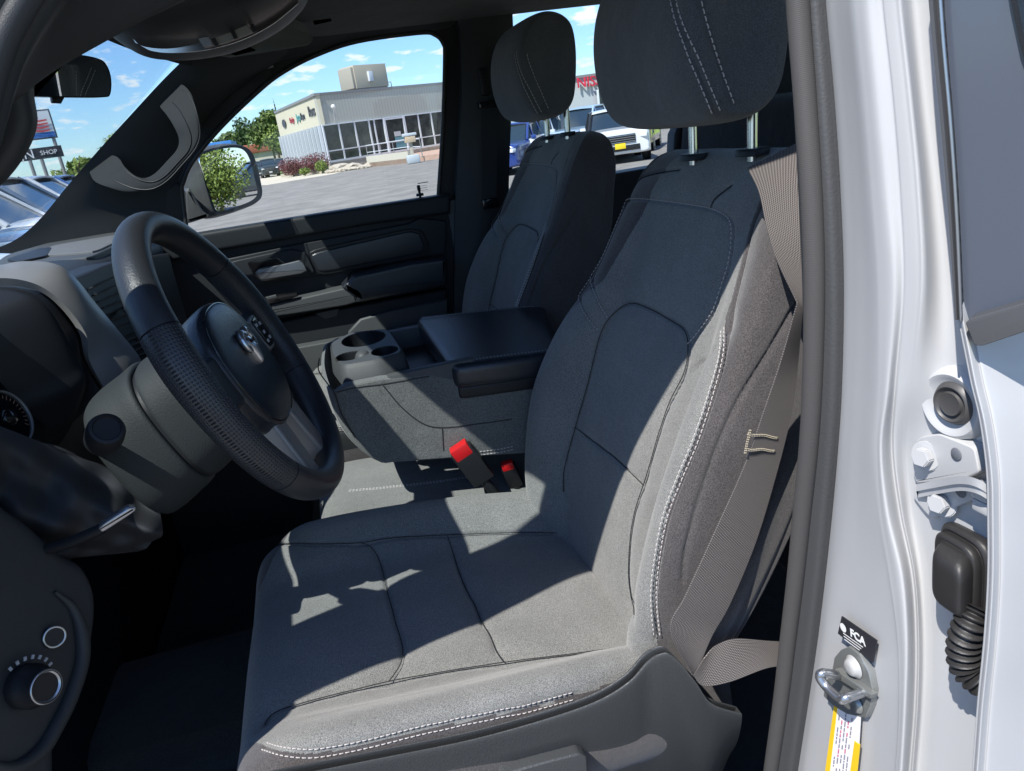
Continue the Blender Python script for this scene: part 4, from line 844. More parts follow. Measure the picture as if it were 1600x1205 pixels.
# overhead console, visors, inside mirror
oc = tag(empty('overhead_console', (0, .1, 1.75), parent=truck), 'glossy rounded overhead console with map lamps')
o1 = [(150, 18), (172, 43), (205, 68), (235, 82), (275, 86), (320, 83), (375, 70), (430, 43), (462, 15), (476, -8)]
def ocx(p): return -.05
A = np.array([PX(p, .05) for p in o1]); B = A+np.array([-.10, .0, .01]); D_ = A+np.array([-.22, .0, .03]); E2 = A+np.array([-.24, 0, .09]); A0 = A+np.array([.01, 0, .03])
child(sheet('console_shell', surf(np.stack([A0, A, B, D_, E2], 0), 30, 60), PLS, None, .008), oc)
sm = mat('overhead_silver', (.75, .68, .64), .14, metal=1.)
def strip(name, a, b, x, m, off=-.001): 
    P = np.stack([cr([PX(p, x) for p in a], 40), cr([PX(p, x) for p in b], 40)], 1); P = P+np.array([off, 0, -.001]); return child(sheet(name, P, m, None, .002), oc)
strip('chrome_trim', [(208, 60), (225, 72), (270, 75), (330, 62), (390, 38), (430, 15), (462, -10)], [(212, 66), (238, 79), (275, 82), (325, 77), (378, 62), (425, 38), (466, 5)], -.062, sm)
strip('lamp_lens', [(318, 63), (350, 54), (385, 38)], [(326, 72), (356, 65), (395, 50)], -.066, mat('lamp_lens', (.25, .25, .24), .2))
strip('console_button', [(310, 60), (318, 58), (326, 57)], [(318, 72), (325, 71), (332, 69)], -.070, BRUSH)
for a in (.46, .56, .66): strip('lens_rib', [(330+60*(a-.46)/.2*1.0, 60-22*(a-.46)/.2), (336+60*(a-.46)/.2, 58-22*(a-.46)/.2)], [(336+60*(a-.46)/.2, 72-22*(a-.46)/.2), (342+60*(a-.46)/.2, 70-22*(a-.46)/.2)], -.070, PLB)
vs_ = tag(empty('sun_visor', (.4, .2, 1.8), parent=truck), 'grey passenger sun visor folded up beside the overhead console')
vp_ = [PX(p, x) for p, x in zip([(335, 82), (300, 60), (380, 20), (462, 18), (487, 62), (478, 68), (400, 80), (358, 86)], [.22, .22, .26, .60, .64, .60, .40, .28])]
vp_ = [v+np.array([0, 0, -.008]) for v in vp_]; child(prism('visor_pad', rnd(vp_, .15), (0, -.0, .018), mat('visor_cloth', (.14, .143, .145), .8, bump=.4, bscale=700.), bev=.006), vs_)
child(prism('visor_label', [PX(p, .28)+np.array([0, 0, -.006]) for p in [(348, 70), (374, 62), (398, 74), (366, 82)]], (0, 0, .002), mat('label_pale', (.55, .54, .5), .7), bev=0), vs_)
rm = tag(empty('rear_view_mirror', (0, .3, 1.7), parent=truck), 'black inside rear-view mirror hanging below the windshield top')
rmn = Vector((-.45, -.88, -.12)).normalized()
rc = PX((115, 120), -.02); ro_ = [(40, 92), (80, 87), (118, 85), (155, 92), (168, 104), (174, 125), (172, 148), (160, 152), (110, 152), (58, 151), (20, 150), (10, 110)]
r3 = cr([on_plane(p, rc, rmn) for p in ro_], 70, True); rn = np.array(rmn)
G = [r3-rn*.0, r3+(r3-r3.mean(0))*.01+rn*-.004, r3-rn*.018, r3-(r3-r3.mean(0))*.25-rn*.032, r3-(r3-r3.mean(0))*.9-rn*.036]
child(grid('mirror_shell', surf(G, 24, 70, cv=True), GLOSSB, cv=True, caps=True), rm)
r4 = r3-(r3-r3.mean(0))*.05+rn*.0015
child(prism('mirror_pane', r4, -rn*.003, MIRROR, bev=0), rm)
child(tube('dimming_tab', [PX((95, 150), -.03), PX((92, 157), -.03), PX((80, 156), -.035)], .005, PLB), rm)
child(tube('mirror_arm', [rc-rn*.03, rc+np.array([0, .12, .06])], .012, PLB), rm)
# ------------------------------------------------------------------ near centre pillar: painted jamb, seal, striker, hinge, rear door
bp_ = tag(empty('center_pillar', (-.85, -.4, 1.1), parent=truck), 'white painted door jamb with striker and labels')
rows = [-120, 0, 150, 300, 450, 600, 700, 800, 900, 1000, 1100, 1205, 1330]
#        col: seal inner, white start, a, b, c, d(hinge face), end
def lin(v, xs_, ys_): return float(np.interp(v, xs_, ys_))
ry = [-330, -120, 0, 150, 300, 450, 600, 700, 800, 900, 1000, 1100, 1205, 1330]
c_white = [1274, 1288, 1292, 1306, 1316, 1321, 1318, 1312, 1304, 1293, 1281, 1266, 1250, 1230]
c_r1 = [1316, 1330, 1335, 1350, 1362, 1372, 1372, 1366, 1372, 1388, 1400, 1402, 1396, 1385]
c_r2 = [1338, 1352, 1356, 1370, 1384, 1396, 1388, 1378, 1388, 1410, 1418, 1416, 1410, 1400]
c_v = [1356, 1370, 1376, 1392, 1404, 1410, 1398, 1392, 1404, 1424, 1430, 1428, 1420, 1410]
c_r3 = [1378, 1392, 1398, 1414, 1428, 1434, 1420, 1412, 1420, 1436, 1442, 1440, 1432, 1424]
c_h = [1406, 1420, 1428, 1444, 1462, 1476, 1484, 1470, 1470, 1475, 1480, 1480, 1475, 1470]
c_e = [1456, 1470, 1478, 1505, 1530, 1550, 1570, 1580, 1585, 1590, 1595, 1595, 1590, 1585]
#   y of each column (depth behind the camera plane): ridges stand forward of the hinge face
upr = [1 if v < 620 else 0 for v in ry]
G = []
for i, v in enumerate(ry):
    k = min(1., max(0., (760-v)/200.))     # 1 high up, 0 low down
    Y_ = {'w0': -.392, 'w': -.386, 'r1': -.3745, 'r2': -.3745*(k)+-.375*(1-k), 'v': -.380*k+-.390*(1-k), 'r3': -.382*k+-.399*(1-k), 'h': -.403, 'e': -.408}
    ps = [((c_white[i]-8, v), Y_['w0']-.01), ((c_white[i], v), Y_['w0']), ((c_white[i]+14, v), Y_['w']), (((c_white[i]+c_r1[i])/2+4, v), -.381), ((c_r1[i]-6, v), -.376), ((c_r1[i]+4, v), Y_['r1']), ((c_r2[i], v), Y_['r2']), ((c_v[i], v), Y_['v']), ((c_v[i]+6, v), Y_['v']), ((c_r3[i], v), Y_['r3']), ((c_r3[i]+12, v), Y_['r3']-.003), ((c_h[i], v), Y_['h']), ((c_e[i], v), Y_['e'])]
    G.append([PY(p, y) for p, y in ps])
child(sheet('painted_jamb', surf(G, 160, 120), WHITE, None, .03, direction=(0, 1, 0)), bp_)
# rubber door seal: bulb plus trim lip beside it
s_in = [1208, 1222, 1226, 1236, 1244, 1250, 1252, 1246, 1238, 1228, 1216, 1205, 1192, 1176]
s_c = [1236, 1250, 1255, 1266, 1276, 1281, 1278, 1272, 1262, 1252, 1240, 1228, 1213, 1196]
s_o = [1262, 1276, 1280, 1292, 1302, 1308, 1306, 1300, 1290, 1280, 1268, 1254, 1238, 1220]
A = [PY((c-8, v), -.378) for c, v in zip(s_c, ry)]; pathb = cr(A, 120)
child(grid('door_seal', tube_grid(pathb, .0088, 18), SEALR, cv=True, caps=True, uvc=True), bp_)
A = [PY((c, v), -.383) for c, v in zip(s_c, ry)]; B = [PY((c, v), -.388) for c, v in zip(s_o, ry)]
P = surf(np.stack([np.array(A)+[0, -.006, 0], np.array(A)+[0, .002, 0], (np.array(A)+np.array(B))/2+[0, .003, 0], np.array(B)+[0, .002, 0], np.array(B)+[0, -.01, 0]], 0), 16, 120)
child(sheet('seal_lip', P, mat('seal_lip', (.055, .056, .058), .55, bump=.4, bscale=400.), None, .003, direction=(0, 1, 0)), bp_)
A = [PY((c+6, v), -.384) for c, v in zip(s_in, ry)]; B = [PY((c+26, v), -.384) for c, v in zip(s_in, ry)]
# inner trim of the pillar
tn = [PX((c+12, v), -.715) for c, v in zip(s_in, ry)]
P = np.array([[p, p+np.array([.0, -.03, 0]), p+np.array([.015, -.07, 0]), p+np.array([.02, -.20, 0])] for p in cr([PY((c+10, v), -.392) for c, v in zip(s_in, ry)], 60)])
child(sheet('inner_trim', P, PLS, None, .006, direction=(-1, 0, 0)), bp_)
# striker
def jp(p, dy=0.): return PY(p, -.376+dy)
jx = np.array([1., 0, 0]); 
stm = mat('striker_metal', (.30, .31, .30), .35, metal=.6)
sk = [(1313, 1016), (1326, 1010), (1342, 1022), (1357, 1050), (1364, 1080), (1360, 1104), (1352, 1122), (1340, 1120), (1322, 1116), (1300, 1102), (1286, 1088), (1288, 1070), (1300, 1045), (1303, 1028)]
child(prism('striker_plate', [jp(p, .004) for p in sk], (0, -.006, 0), stm, bev=.0015), bp_)
child(revolve('striker_bolt', [(.001, .0035), (.0055, .004), (.0075, .002), (.0085, .0), (.0105, -.002)], jp((1331, 1043), .007), (0, 1, 0), mat('bolt_grey', (.5, .5, .49), .4, metal=.3)), bp_)
child(revolve('striker_bolt', [(.001, .0035), (.0055, .004), (.0075, .002), (.0085, .0)], jp((1338, 1100), .005), (0, 1, 0), stm), bp_)
lp_ = [jp((1311, 1057), .004), PY((1303, 1054), -.358), PY((1286, 1052), -.346), PY((1281, 1058), -.343), PY((1292, 1074), -.345), PY((1312, 1092), -.347), PY((1322, 1090), -.350), PY((1336, 1086), -.360), jp((1352, 1080), .004)]
child(tube('striker_loop', lp_, .0042, BRUSH, seg=14, smoothn=50), bp_)
child(prism('striker_ledge', [jp(p, .010) for p in [(1304, 1046), (1310, 1050), (1362, 1086), (1358, 1092), (1310, 1062), (1300, 1054)]], (0, -.006, 0), stm, bev=.001), bp_)
# black sticker
LBL = mat('label_black', (.02, .02, .025), .5); LW = mat('label_white', (.75, .75, .75), .5)
sq = [(1315, 963), (1370, 1001), (1364, 1036), (1309, 990)]
child(prism('maker_label', [jp(p, .0033) for p in sq], (0, -.001, 0), LBL, bev=0), bp_)
a, b, c_ = jp(sq[0]), jp(sq[1]), jp(sq[3]); ru = (b-a)/np.linalg.norm(b-a); dv_ = (c_-a)
o0 = a+(b-a)*.62+dv_*.30+np.array([0, .0040, 0])
child(text('label_lettering', 'FCA', .0105, basis(o0, ru, -dv_), LW, depth=.0001, bold=.0004), bp_)
bm = bmesh.new(); o1_ = a+(b-a)*.20+dv_*.32+np.array([0, .0040, 0]); Mx = basis(o1_, ru, -dv_)
r_ = bmesh.ops.create_circle(bm, cap_ends=True, segments=24, radius=.0042); bmesh.ops.transform(bm, matrix=Mx, verts=r_['verts'])
for j in range(3):
    o2 = a+(b-a)*.52+dv_*(.58+.13*j)+np.array([0, .0040, 0]); rr = bmesh.ops.create_cube(bm, size=1.); bmesh.ops.transform(bm, matrix=basis(o2, ru, -dv_) @ Matrix.Diagonal((.026-.003*j, .0009, .0001, 1)), verts=rr['verts'])
child(finish('label_print', bm, LW), bp_)
# certification label running down
yl = mat('label_yellow', (.85, .55, .02), .5)
def quadp(name, pts, m, dy=.0035): return child(prism(name, [jp(p, dy) for p in pts], (0, -.001, 0), m, bev=0), bp_)
quadp('certification_label', [(1303, 1103), (1344, 1121), (1336, 1250), (1283, 1250)], mat('label_paper', (.82, .80, .80), .6), .0030)
quadp('yellow_strip', [(1303, 1103), (1308, 1105), (1291, 1250), (1283, 1250)], yl, .0036)
quadp('yellow_strip', [(1335, 1158), (1343, 1164), (1334, 1250), (1322, 1250)], yl, .0036)
bm = bmesh.new(); bmr = bmesh.new()
for j in range(5):
    x0 = 1312+j*5.2
    v = 1110+j*3
    while v < 1240:
        ln = 2+rng.random()*7; dxx = -(v-1105)*.115
        if rng.random() < .75:
            pts = [(x0+dxx, v), (x0+dxx+1.6, v+.5), (x0+dxx+1.6-ln*.1, v+ln), (x0+dxx-ln*.1, v+ln)]
            bm_prism(bmr if j in (1, 3) and rng.random() < .5 else bm, [jp(p, .0034) for p in pts], (0, .0002, 0))
        v += ln+1.6
child(finish('label_print', bm, mat('print_grey', (.25, .25, .3), .6)), bp_); child(finish('label_print', bmr, mat('print_red', (.6, .15, .25), .6)), bp_)
# hinge plates with hex bolts
WM = WHITE
hy = -.4035
def hp_(p, d=0.): return PY(p, hy+d)
def hexbolt(p, d, r=.0075, par=None):
    o = hp_(p, d); ax_ = Vector((-.25, 1, .12)).normalized(); qm = ax_.to_track_quat('Z', 'Y').to_matrix(); bm = bmesh.new()
    for rr, z0, z1, sg in ((r*1.55, 0, .0022, 24), (r, .0022, .0095, 6)):
        v = [bm.verts.new(Vector(o)+qm@Vector((rr*math.cos(t), rr*math.sin(t), z0))) for t in np.linspace(0, 2*np.pi, sg, endpoint=False)]; f = bm.faces.new(v); e = bmesh.ops.extrude_face_region(bm, geom=[f]); vv = [x for x in e['geom'] if isinstance(x, bmesh.types.BMVert)]; bmesh.ops.translate(bm, verts=vv, vec=qm@Vector((0, 0, z1-z0))); 
    bmesh.ops.recalc_face_normals(bm, faces=bm.faces); bmesh.ops.bevel(bm, geom=bm.edges[:], offset=.0008, segments=2, affect='EDGES')
    return child(finish('hinge_bolt', bm, WM), par)
hg = tag(empty('rear_door_hinge', tuple(hp_((1470, 740))), parent=truck), 'white painted hinge bracket with two hex bolts')
child(prism('hinge_plate', [hp_(p, .008) for p in rnd([(1428, 690), (1440, 682), (1468, 678), (1522, 700), (1530, 738), (1500, 752), (1460, 754), (1432, 756), (1427, 745)], .15)], (0, -.01, 0), WM, bev=.002), hg)
child(prism('hinge_plate', [hp_(p, .005) for p in rnd([(1428, 756), (1470, 752), (1520, 758), (1528, 780), (1500, 790), (1480, 800), (1456, 812), (1444, 800), (1426, 778)], .15)], (0, -.008, 0), WM, bev=.002), hg)
lf = cr([PY(p, y) for p, y in (((1432, 757), -.394), ((1460, 751), -.390), ((1500, 744), -.382), ((1530, 750), -.380), ((1560, 772), -.390))], 30)
P = np.stack([lf, lf+np.array([0, .0, -.006]), lf+np.array([0, -.02, -.008])], 1)
child(sheet('hinge_leaf', P, WM, None, .006, direction=(0, .3, 1)), hg)
hexbolt((1449, 712), .008, par=hg); hexbolt((1474, 784), .005, par=hg)
for p, d in (((1494, 710), .0085), ((1501, 768), .0055), ((1403, 723), .004)): child(revolve('plate_hole', [(.0005, .0006), (.0042, .0006), (.0048, .0)], hp_(p, d), (0, 1, 0), mat('hole_dark', (.12, .13, .15), .6)), hg)
child(box('hinge_pin', hp_((1540, 770), .008), (.014, .012, .009), WM, bev=.002), hg); child(box('hinge_pin', hp_((1542, 790), .008), (.014, .012, .009), WM, bev=.002), hg)
# round pressed boss with rubber plug
bo = hp_((1484, 633), .006); axb = (-.1, 1, 0)
child(revolve('pressed_boss', [(.029, -.012), (.0265, -.004), (.0245, .0), (.0225, .0015), (.0195, .0005), (.0165, -.0015), (.001, -.002)], bo, axb, WHITE), bp_)
child(revolve('rubber_plug', [(.0160, -.0022), (.0135, .0020), (.0125, .0024), (.0112, .0002), (.0092, .0), (.0082, .0022), (.0072, .0018), (.001, .0016)], hp_((1487, 631), .0065), axb, mat('rubber_grey', (.06, .058, .058), .45)), bp_)
# wiring boot
wb = tag(empty('wiring_boot', tuple(hp_((1505, 900))), parent=truck), 'black rubber wiring boot between pillar and rear door')
bc = hp_((1516, 889), 0)
def brow(w, h, d, dx=0., k=4.5): return [bc+np.array([-dx+w*np.sign(math.cos(t))*abs(math.cos(t))**(2/k)+.10*h*math.sin(t), d, h*np.sign(math.sin(t))*abs(math.sin(t))**(2/k)]) for t in np.linspace(0, 2*np.pi, 32, endpoint=False)]
child(blob('boot_flange', [brow(.021, .030, -.004), brow(.0225, .0315, .001), brow(.0225, .0315, .005), brow(.020, .029, .0075), brow(.0185, .027, .0070), brow(.018, .0265, .0075), brow(.019, .0275, .011), brow(.0185, .027, .014), brow(.0165, .025, .0155), brow(.015, .0235, .0155, .003), brow(.0155, .0235, .020, .005), brow(.0145, .021, .027, .008), brow(.011, .015, .031, .010), brow(.003, .004, .032, .010)], RUBBER, None, 90, 96), wb)
pb = cr([PY(p, y) for p, y in (((1528, 948), -.390), ((1518, 970), -.384), ((1506, 1005), -.381), ((1508, 1040), -.381), ((1528, 1062), -.386), ((1560, 1075), -.40))], 150)
child(grid('corrugated_tube', tube_grid(pb, .0095+.0022*np.sin(np.linspace(0, 2*np.pi*15, 150)), 18), RUBBER, cv=True, caps=True), wb)
# ------------------------------------------------------------------ opened rear door
rd = tag(empty('rear_door', (-1.1, -.45, 1.), parent=truck), 'white opened rear door with dark window and black belt moulding')
ry2 = [470, 520, 560, 600, 650, 700, 750, 800, 900, 1000, 1100, 1205, 1330]
e1 = [1494, 1504, 1512, 1520, 1532, 1540, 1545, 1546, 1546, 1540, 1530, 1522, 1512]
G = []
for v, c in zip(ry2, e1):
    a = PY((c, v), -.374); G.append([a+np.array([.012, -.035, 0]), a+np.array([.004, -.004, 0]), a, a+np.array([-.004, .0015, 0]), PY((c+10, v), -.376), PY((c+16, v), -.380), PY((c+24, v), -.382), PY((c+70, v), -.405), PY((c+170, v), -.46), PY((c+330, v), -.56)])
child(sheet('door_skin', surf(G, 120, 90), WHITE, None, .02, direction=(-.6, .8, 0)), rd)
TG = mat('tinted_glass', (.075, .088, .115), .14, spec=.45)
gl = [(1455, -200), (1500, 500), (1512, 505), (1700, 460), (1700, -200), (1590, -200)]
gy = [-.392, -.396, -.398, -.47, -.52, -.45]
DTR = mat('door_trim_grey', (.07, .071, .075), .4)
def rdp(p, d=0.):   # the door's own plane: from the hinge outwards
    nrm = np.array([-.50, .866, 0]); p0 = PY((1520, 600), -.378)+nrm*d; dd = ray(p); return C+dd*(((p0-C)@nrm)/(dd@nrm))
child(prism('tinted_window', [rdp(p, -.004) for p in [(1468, -80), (1478, 150), (1490, 400), (1500, 510), (1640, 470), (1660, -80), (1575, -160), (1540, -160)]][:6] if False else [rdp(p, -.004) for p in [(1448, -260), (1462, -60), (1474, 150), (1488, 400), (1500, 520), (1720, 470), (1708, 330), (1625, 160), (1598, 80), (1583, 0), (1572, -60), (1542, -260)]], -np.array([-.50, .866, 0])*.006, TG, bev=0), rd)
A = [rdp(p, .004) for p in [(1432, -260), (1446, -60), (1456, 60), (1470, 200), (1482, 340), (1492, 500)]]; B = [rdp(p, .002) for p in [(1452, -260), (1466, -60), (1474, 60), (1486, 200), (1495, 340), (1502, 500)]]
A, B = cr(A, 50), cr(B, 50); nr = np.array([-.5, .866, 0]); P = np.stack([A-nr*.02, A, A*.6+B*.4+nr*.001, A*.4+B*.6-nr*.0015, B, B-nr*.01], 1)
child(sheet('window_frame', P, DTR, None, .003, direction=nr), rd)
child(grid('frame_brightwork', tube_grid(B+nr*.0008, .0012, 8), BRUSH, cv=True, caps=True), rd)
child(prism('belt_moulding', [rdp(p, .010) for p in rnd([(1508, 505), (1516, 498), (1640, 462), (1700, 446), (1700, 486), (1640, 506), (1535, 541), (1522, 540)], .12)], -nr*.016, DTR, bev=.0012), rd)
child(prism('upper_frame', [rdp(p, .0) for p in [(1570, -70), (1582, 0), (1598, 80), (1625, 160), (1710, 330), (1716, 330), (1630, 150), (1602, 75), (1586, 0), (1575, -70), (1545, -260), (1539, -260)]], -nr*.02, PLB, bev=.002), rd)
# ------------------------------------------------------------------ rear bench, rear side windows, back of the cab
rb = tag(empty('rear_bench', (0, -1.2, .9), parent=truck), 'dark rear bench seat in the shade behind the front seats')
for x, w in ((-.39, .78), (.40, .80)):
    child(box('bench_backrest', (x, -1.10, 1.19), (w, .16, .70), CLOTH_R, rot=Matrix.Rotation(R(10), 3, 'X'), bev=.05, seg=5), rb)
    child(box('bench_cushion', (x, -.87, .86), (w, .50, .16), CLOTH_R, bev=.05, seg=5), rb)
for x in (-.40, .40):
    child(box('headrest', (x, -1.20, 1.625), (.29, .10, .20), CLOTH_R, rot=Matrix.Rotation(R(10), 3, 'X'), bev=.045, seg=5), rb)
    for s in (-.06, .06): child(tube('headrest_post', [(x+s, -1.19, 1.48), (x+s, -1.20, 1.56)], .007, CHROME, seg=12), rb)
cab = tag(empty('cab_shell', (0, -1., 1.2), parent=truck), None)
# far rear door: trim below the window, frame around it
def rq(pts, x, th, m, name, bev=.006): return child(prism(name, [PX(p, x) if len(p) == 2 else p for p in pts], (th, 0, 0), m, bev=bev), cab)
child(prism('far_rear_door', [(.82, -.50, .60), (.82, -.50, 1.385), (.82, -1.32, 1.385), (.82, -1.32, .60)], (.10, 0, 0), PLS, bev=.01), cab)
child(prism('far_rear_pane', [(.866, -.50, 1.37), (.866, -.52, 1.82), (.866, -1.30, 1.80), (.866, -1.36, 1.37)], (.004, 0, 0), GLASS, bev=0), cab)
child(prism('far_quarter_trim', [(.80, -1.045, 1.36), (.80, -1.06, 1.47), (.80, -1.09, 1.515), (.80, -1.5, 1.56), (.80, -1.5, 1.36)], (.05, 0, 0), PLS, bev=.012), cab)
child(box('corner_pillar', (.82, -1.50, 1.35), (.12, .30, 1.0), HEAD, bev=.04), cab)
child(box('corner_pillar', (-.80, -1.50, 1.35), (.12, .30, 1.0), HEAD, bev=.04), cab)
child(box('cab_back_panel', (0, -1.60, .98), (1.74, .05, .86), WHITE, bev=.02), cab)
child(prism('rear_pane', [(-.76, -1.60, 1.41), (.76, -1.60, 1.41), (.72, -1.56, 1.80), (-.72, -1.56, 1.80)], (0, -.004, 0), GLASS, bev=0), cab)
child(box('rocker_panel', (.93, -.3, .50), (.10, 2.6, .22), WHITE, bev=.03), cab)
child(box('rocker_panel', (-.88, -.3, .50), (.10, 2.6, .22), WHITE, bev=.03), cab)
child(box('far_rear_quarter', (.90, -1.0, .98), (.05, 1.2, .80), WHITE, bev=.02), cab)
# hood and fenders, bed (seen only from other places)
G = [[(x, y, z-.05*(abs(x)/.9)**3) for x in (-.95, -.6, 0, .6, .95)] for y, z in ((.95, 1.36), (1.3, 1.34), (1.8, 1.30), (2.1, 1.24), (2.18, 1.15))]
child(sheet('hood', surf(G, 30, 30), WHITE, None, .02, direction=(0, 0, 1)), cab)
for s in (-1, 1): child(box('front_fender', (s*.95, 1.55, .98), (.12, 1.25, .60), WHITE, bev=.05), cab)
child(box('front_bumper', (0, 2.2, .85), (1.9, .16, .62), CHROME, bev=.05), cab)
child(box('truck_bed', (0, -2.60, .95), (1.95, 1.85, .75), WHITE, bev=.05), cab)
for sx in (-.86, .86):
    for y in (1.55, -2.3): child(revolve('wheel', [(.02, .14), (.2, .14), (.24, .13), (.38, .12), (.41, .08), (.41, -.08), (.38, -.12), (.02, -.12)], (sx, y, .41), (1 if sx > 0 else -1, 0, 0), RUBBER), cab)
# ================================================================== OUTSIDE
def chl(o, par): return child(o, par)
bm = bmesh.new(); bmesh.ops.create_grid(bm, x_segments=2, y_segments=2, size=900.)
ASPH = mat('asphalt', (.18, .170, .156), .9, spec=.2, bump=.6, bscale=30., col2=(.27, .256, .235), vscale=.8, detail=9.)
gr = finish('ground', bm, mat('turf_ground', (.10, .16, .04), .95, col2=(.16, .22, .06), vscale=.3), smooth=False); gr.location.z = -.012; tag(gr, kind='structure')
def flat(name, pts, z, m, kind='structure'):
    o = mesh(name, [(x, y, z) for x, y in pts], [tuple(range(len(pts)))], m, smooth=False); return tag(o, kind=kind)
flat('parking_lot', [(-60, -120), (72, -120), (76, -60), (67, -3.5), (69, 1.0), (110, 5), (110, 60), (-60, 60)], 0, ASPH)
CONC = mat('concrete', (.44, .40, .34), .9, bump=.3, bscale=40., col2=(.50, .46, .39), vscale=.6)
CURB = mat('curb_concrete', (.42, .42, .39), .9, bump=.4, bscale=40.)
def surfz(p, z=0.): q = PZ(p, z); return q
flat('entrance_pavement', [(60, -2.0), (67.0, -3.4), (72, -2.1), (96, 3.4), (96, 12), (72, 6), (58, 3)], .006, mat('pale_pavement', (.50, .44, .35), .9, col2=(.56, .50, .40), vscale=.5))
def B3(c0, c1, h0, h1, th, name, m, par, bev=.0):
    """wall panel between plan points c0->c1, heights h0..h1, thickness to the left of the direction"""
    c0, c1 = Vector((*c0, 0)), Vector((*c1, 0)); d = (c1-c0).normalized(); n = Vector((-d.y, d.x, 0))*th; z0, z1 = Vector((0, 0, h0)), Vector((0, 0, h1))
    bm = bmesh.new(); bm_prism(bm, [c0+z0, c1+z0, c1+z1, c0+z1], n, bev); return child(finish(name, bm, m, smooth=False), par)
# ---- main dealership: corner near (72.4,-2.1)
K = (72.4, -2.15); KR = (80.5, -15.5); KL = (91., 2.0)
deal = tag(empty('dealership', (78, -5, 0)), 'cream and grey showroom with tall dark windows and a rooftop box', 'building')
SID = mat('grey_siding', (.40, .40, .35), .75); 
_nt = SID.node_tree; _tc = nn(_nt, 'ShaderNodeTexCoord'); _sx = nn(_nt, 'ShaderNodeSeparateXYZ'); _nt.links.new(_tc.outputs['Object'], _sx.inputs[0])
_m = nn(_nt, 'ShaderNodeMath', operation='MULTIPLY'); _nt.links.new(_sx.outputs[1], _m.inputs[0]); _m.inputs[1].default_value = 3.4
_s = nn(_nt, 'ShaderNodeMath', operation='PINGPONG'); _nt.links.new(_m.outputs[0], _s.inputs[0]); _s.inputs[1].default_value = .5
_mr = nn(_nt, 'ShaderNodeMapRange', inputs={1: 0., 2: .12, 3: .72, 4: 1.}); _nt.links.new(_s.outputs[0], _mr.inputs[0])
_x = nn(_nt, 'ShaderNodeMixRGB', blend_type='MULTIPLY', inputs={0: 1., 1: (.42, .415, .36, 1)}); _nt.links.new(_mr.outputs[0], _x.inputs[2]); _nt.links.new(_x.outputs[0], _nt.nodes['Principled BSDF'].inputs['Base Color'])
CREAM = mat('cream_panel', (.58, .54, .41), .85, spec=.1); TRIM = mat('grey_flashing', (.22, .22, .22), .5)
ALU = mat('pale_aluminium', (.62, .65, .68), .5); DGL = mat('showroom_glass', (.012, .018, .02), .08, spec=.25, col2=(.07, .08, .075), vscale=.7, detail=6.)  # pale mottling in the glass colour stands in for reflections
zt, zf = 6.47, 4.0
B3(KR, K, zf, zt, -.35, 'fascia', SID, deal); B3(K, KL, zf, zt, -.35, 'fascia', CREAM, deal)
B3((KR[0]-.1, KR[1]-.0), (K[0]-.12, K[1]+.1), zt, zt+.22, -.55, 'roof_edge', TRIM, deal); B3((K[0]-.12, K[1]+.1), (KL[0], KL[1]+.1), zt, zt+.22, -.55, 'roof_edge', TRIM, deal)
def along(a, b, t): return (a[0]+(b[0]-a[0])*t, a[1]+(b[1]-a[1])*t)
base = .75
B3(along(K, KR, 1), along(K, KR, .0), base, zf, -.05, 'showroom_glass', DGL, deal)
deal.children[-1]
# mullions on the grey front
LFr = math.dist(K, KR); u = ((KR[0]-K[0])/LFr, (KR[1]-K[1])/LFr); nf = (u[1], -u[0])      # nf towards the camera side
if nf[0] > 0: nf = (-nf[0], -nf[1])
def fr(s, d=0.): return (K[0]+u[0]*s+nf[0]*d, K[1]+u[1]*s+nf[1]*d)
def bar(a, b, z0, z1, name='mullion', m=ALU, d=.10, th=.14):
    B3(fr(a, d), fr(b, d), z0, z1, th, name, m, deal)
for s in (0.05, 1.75, 3.5, 5.15, 5.75, 6.85, 9.4, 11.2, 12.9, 14.6): bar(s-.07, s+.07, base, zf)
bar(0, 15.6, base+.9, base+1.0, d=.095, th=.13); bar(0, 15.6, base-.06, base+.12, 'sill_bar', d=.12, th=.17); bar(0, 15.6, zf-.1, zf, 'head_bar', d=.13, th=.18)
bar(6.95, 9.3, zf-.25, zf-.12, 'door_frame', d=.14, th=.1); bar(6.85, 7.05, .7, zf-.1, 'door_frame', d=.16, th=.14); bar(9.2, 9.45, .7, zf-.1, 'door_frame', d=.16, th=.14)
bar(7.9, 9.1, 1.0, 2.1, 'window_poster', mat('teal_poster', (.12, .28, .32), .6), d=.06, th=.02); bar(7.9, 8.7, 2.15, 2.6, 'window_notice', mat('pale_notice', (.5, .52, .52), .6), d=.06, th=.02)
B3(fr(-.05, .08), fr(15.6, .08), -.1, base-.02, .3, 'stone_base', mat('stone_base', (.36, .32, .27), .9, bump=1., bscale=6., col2=(.46, .42, .36), vscale=2.), deal)
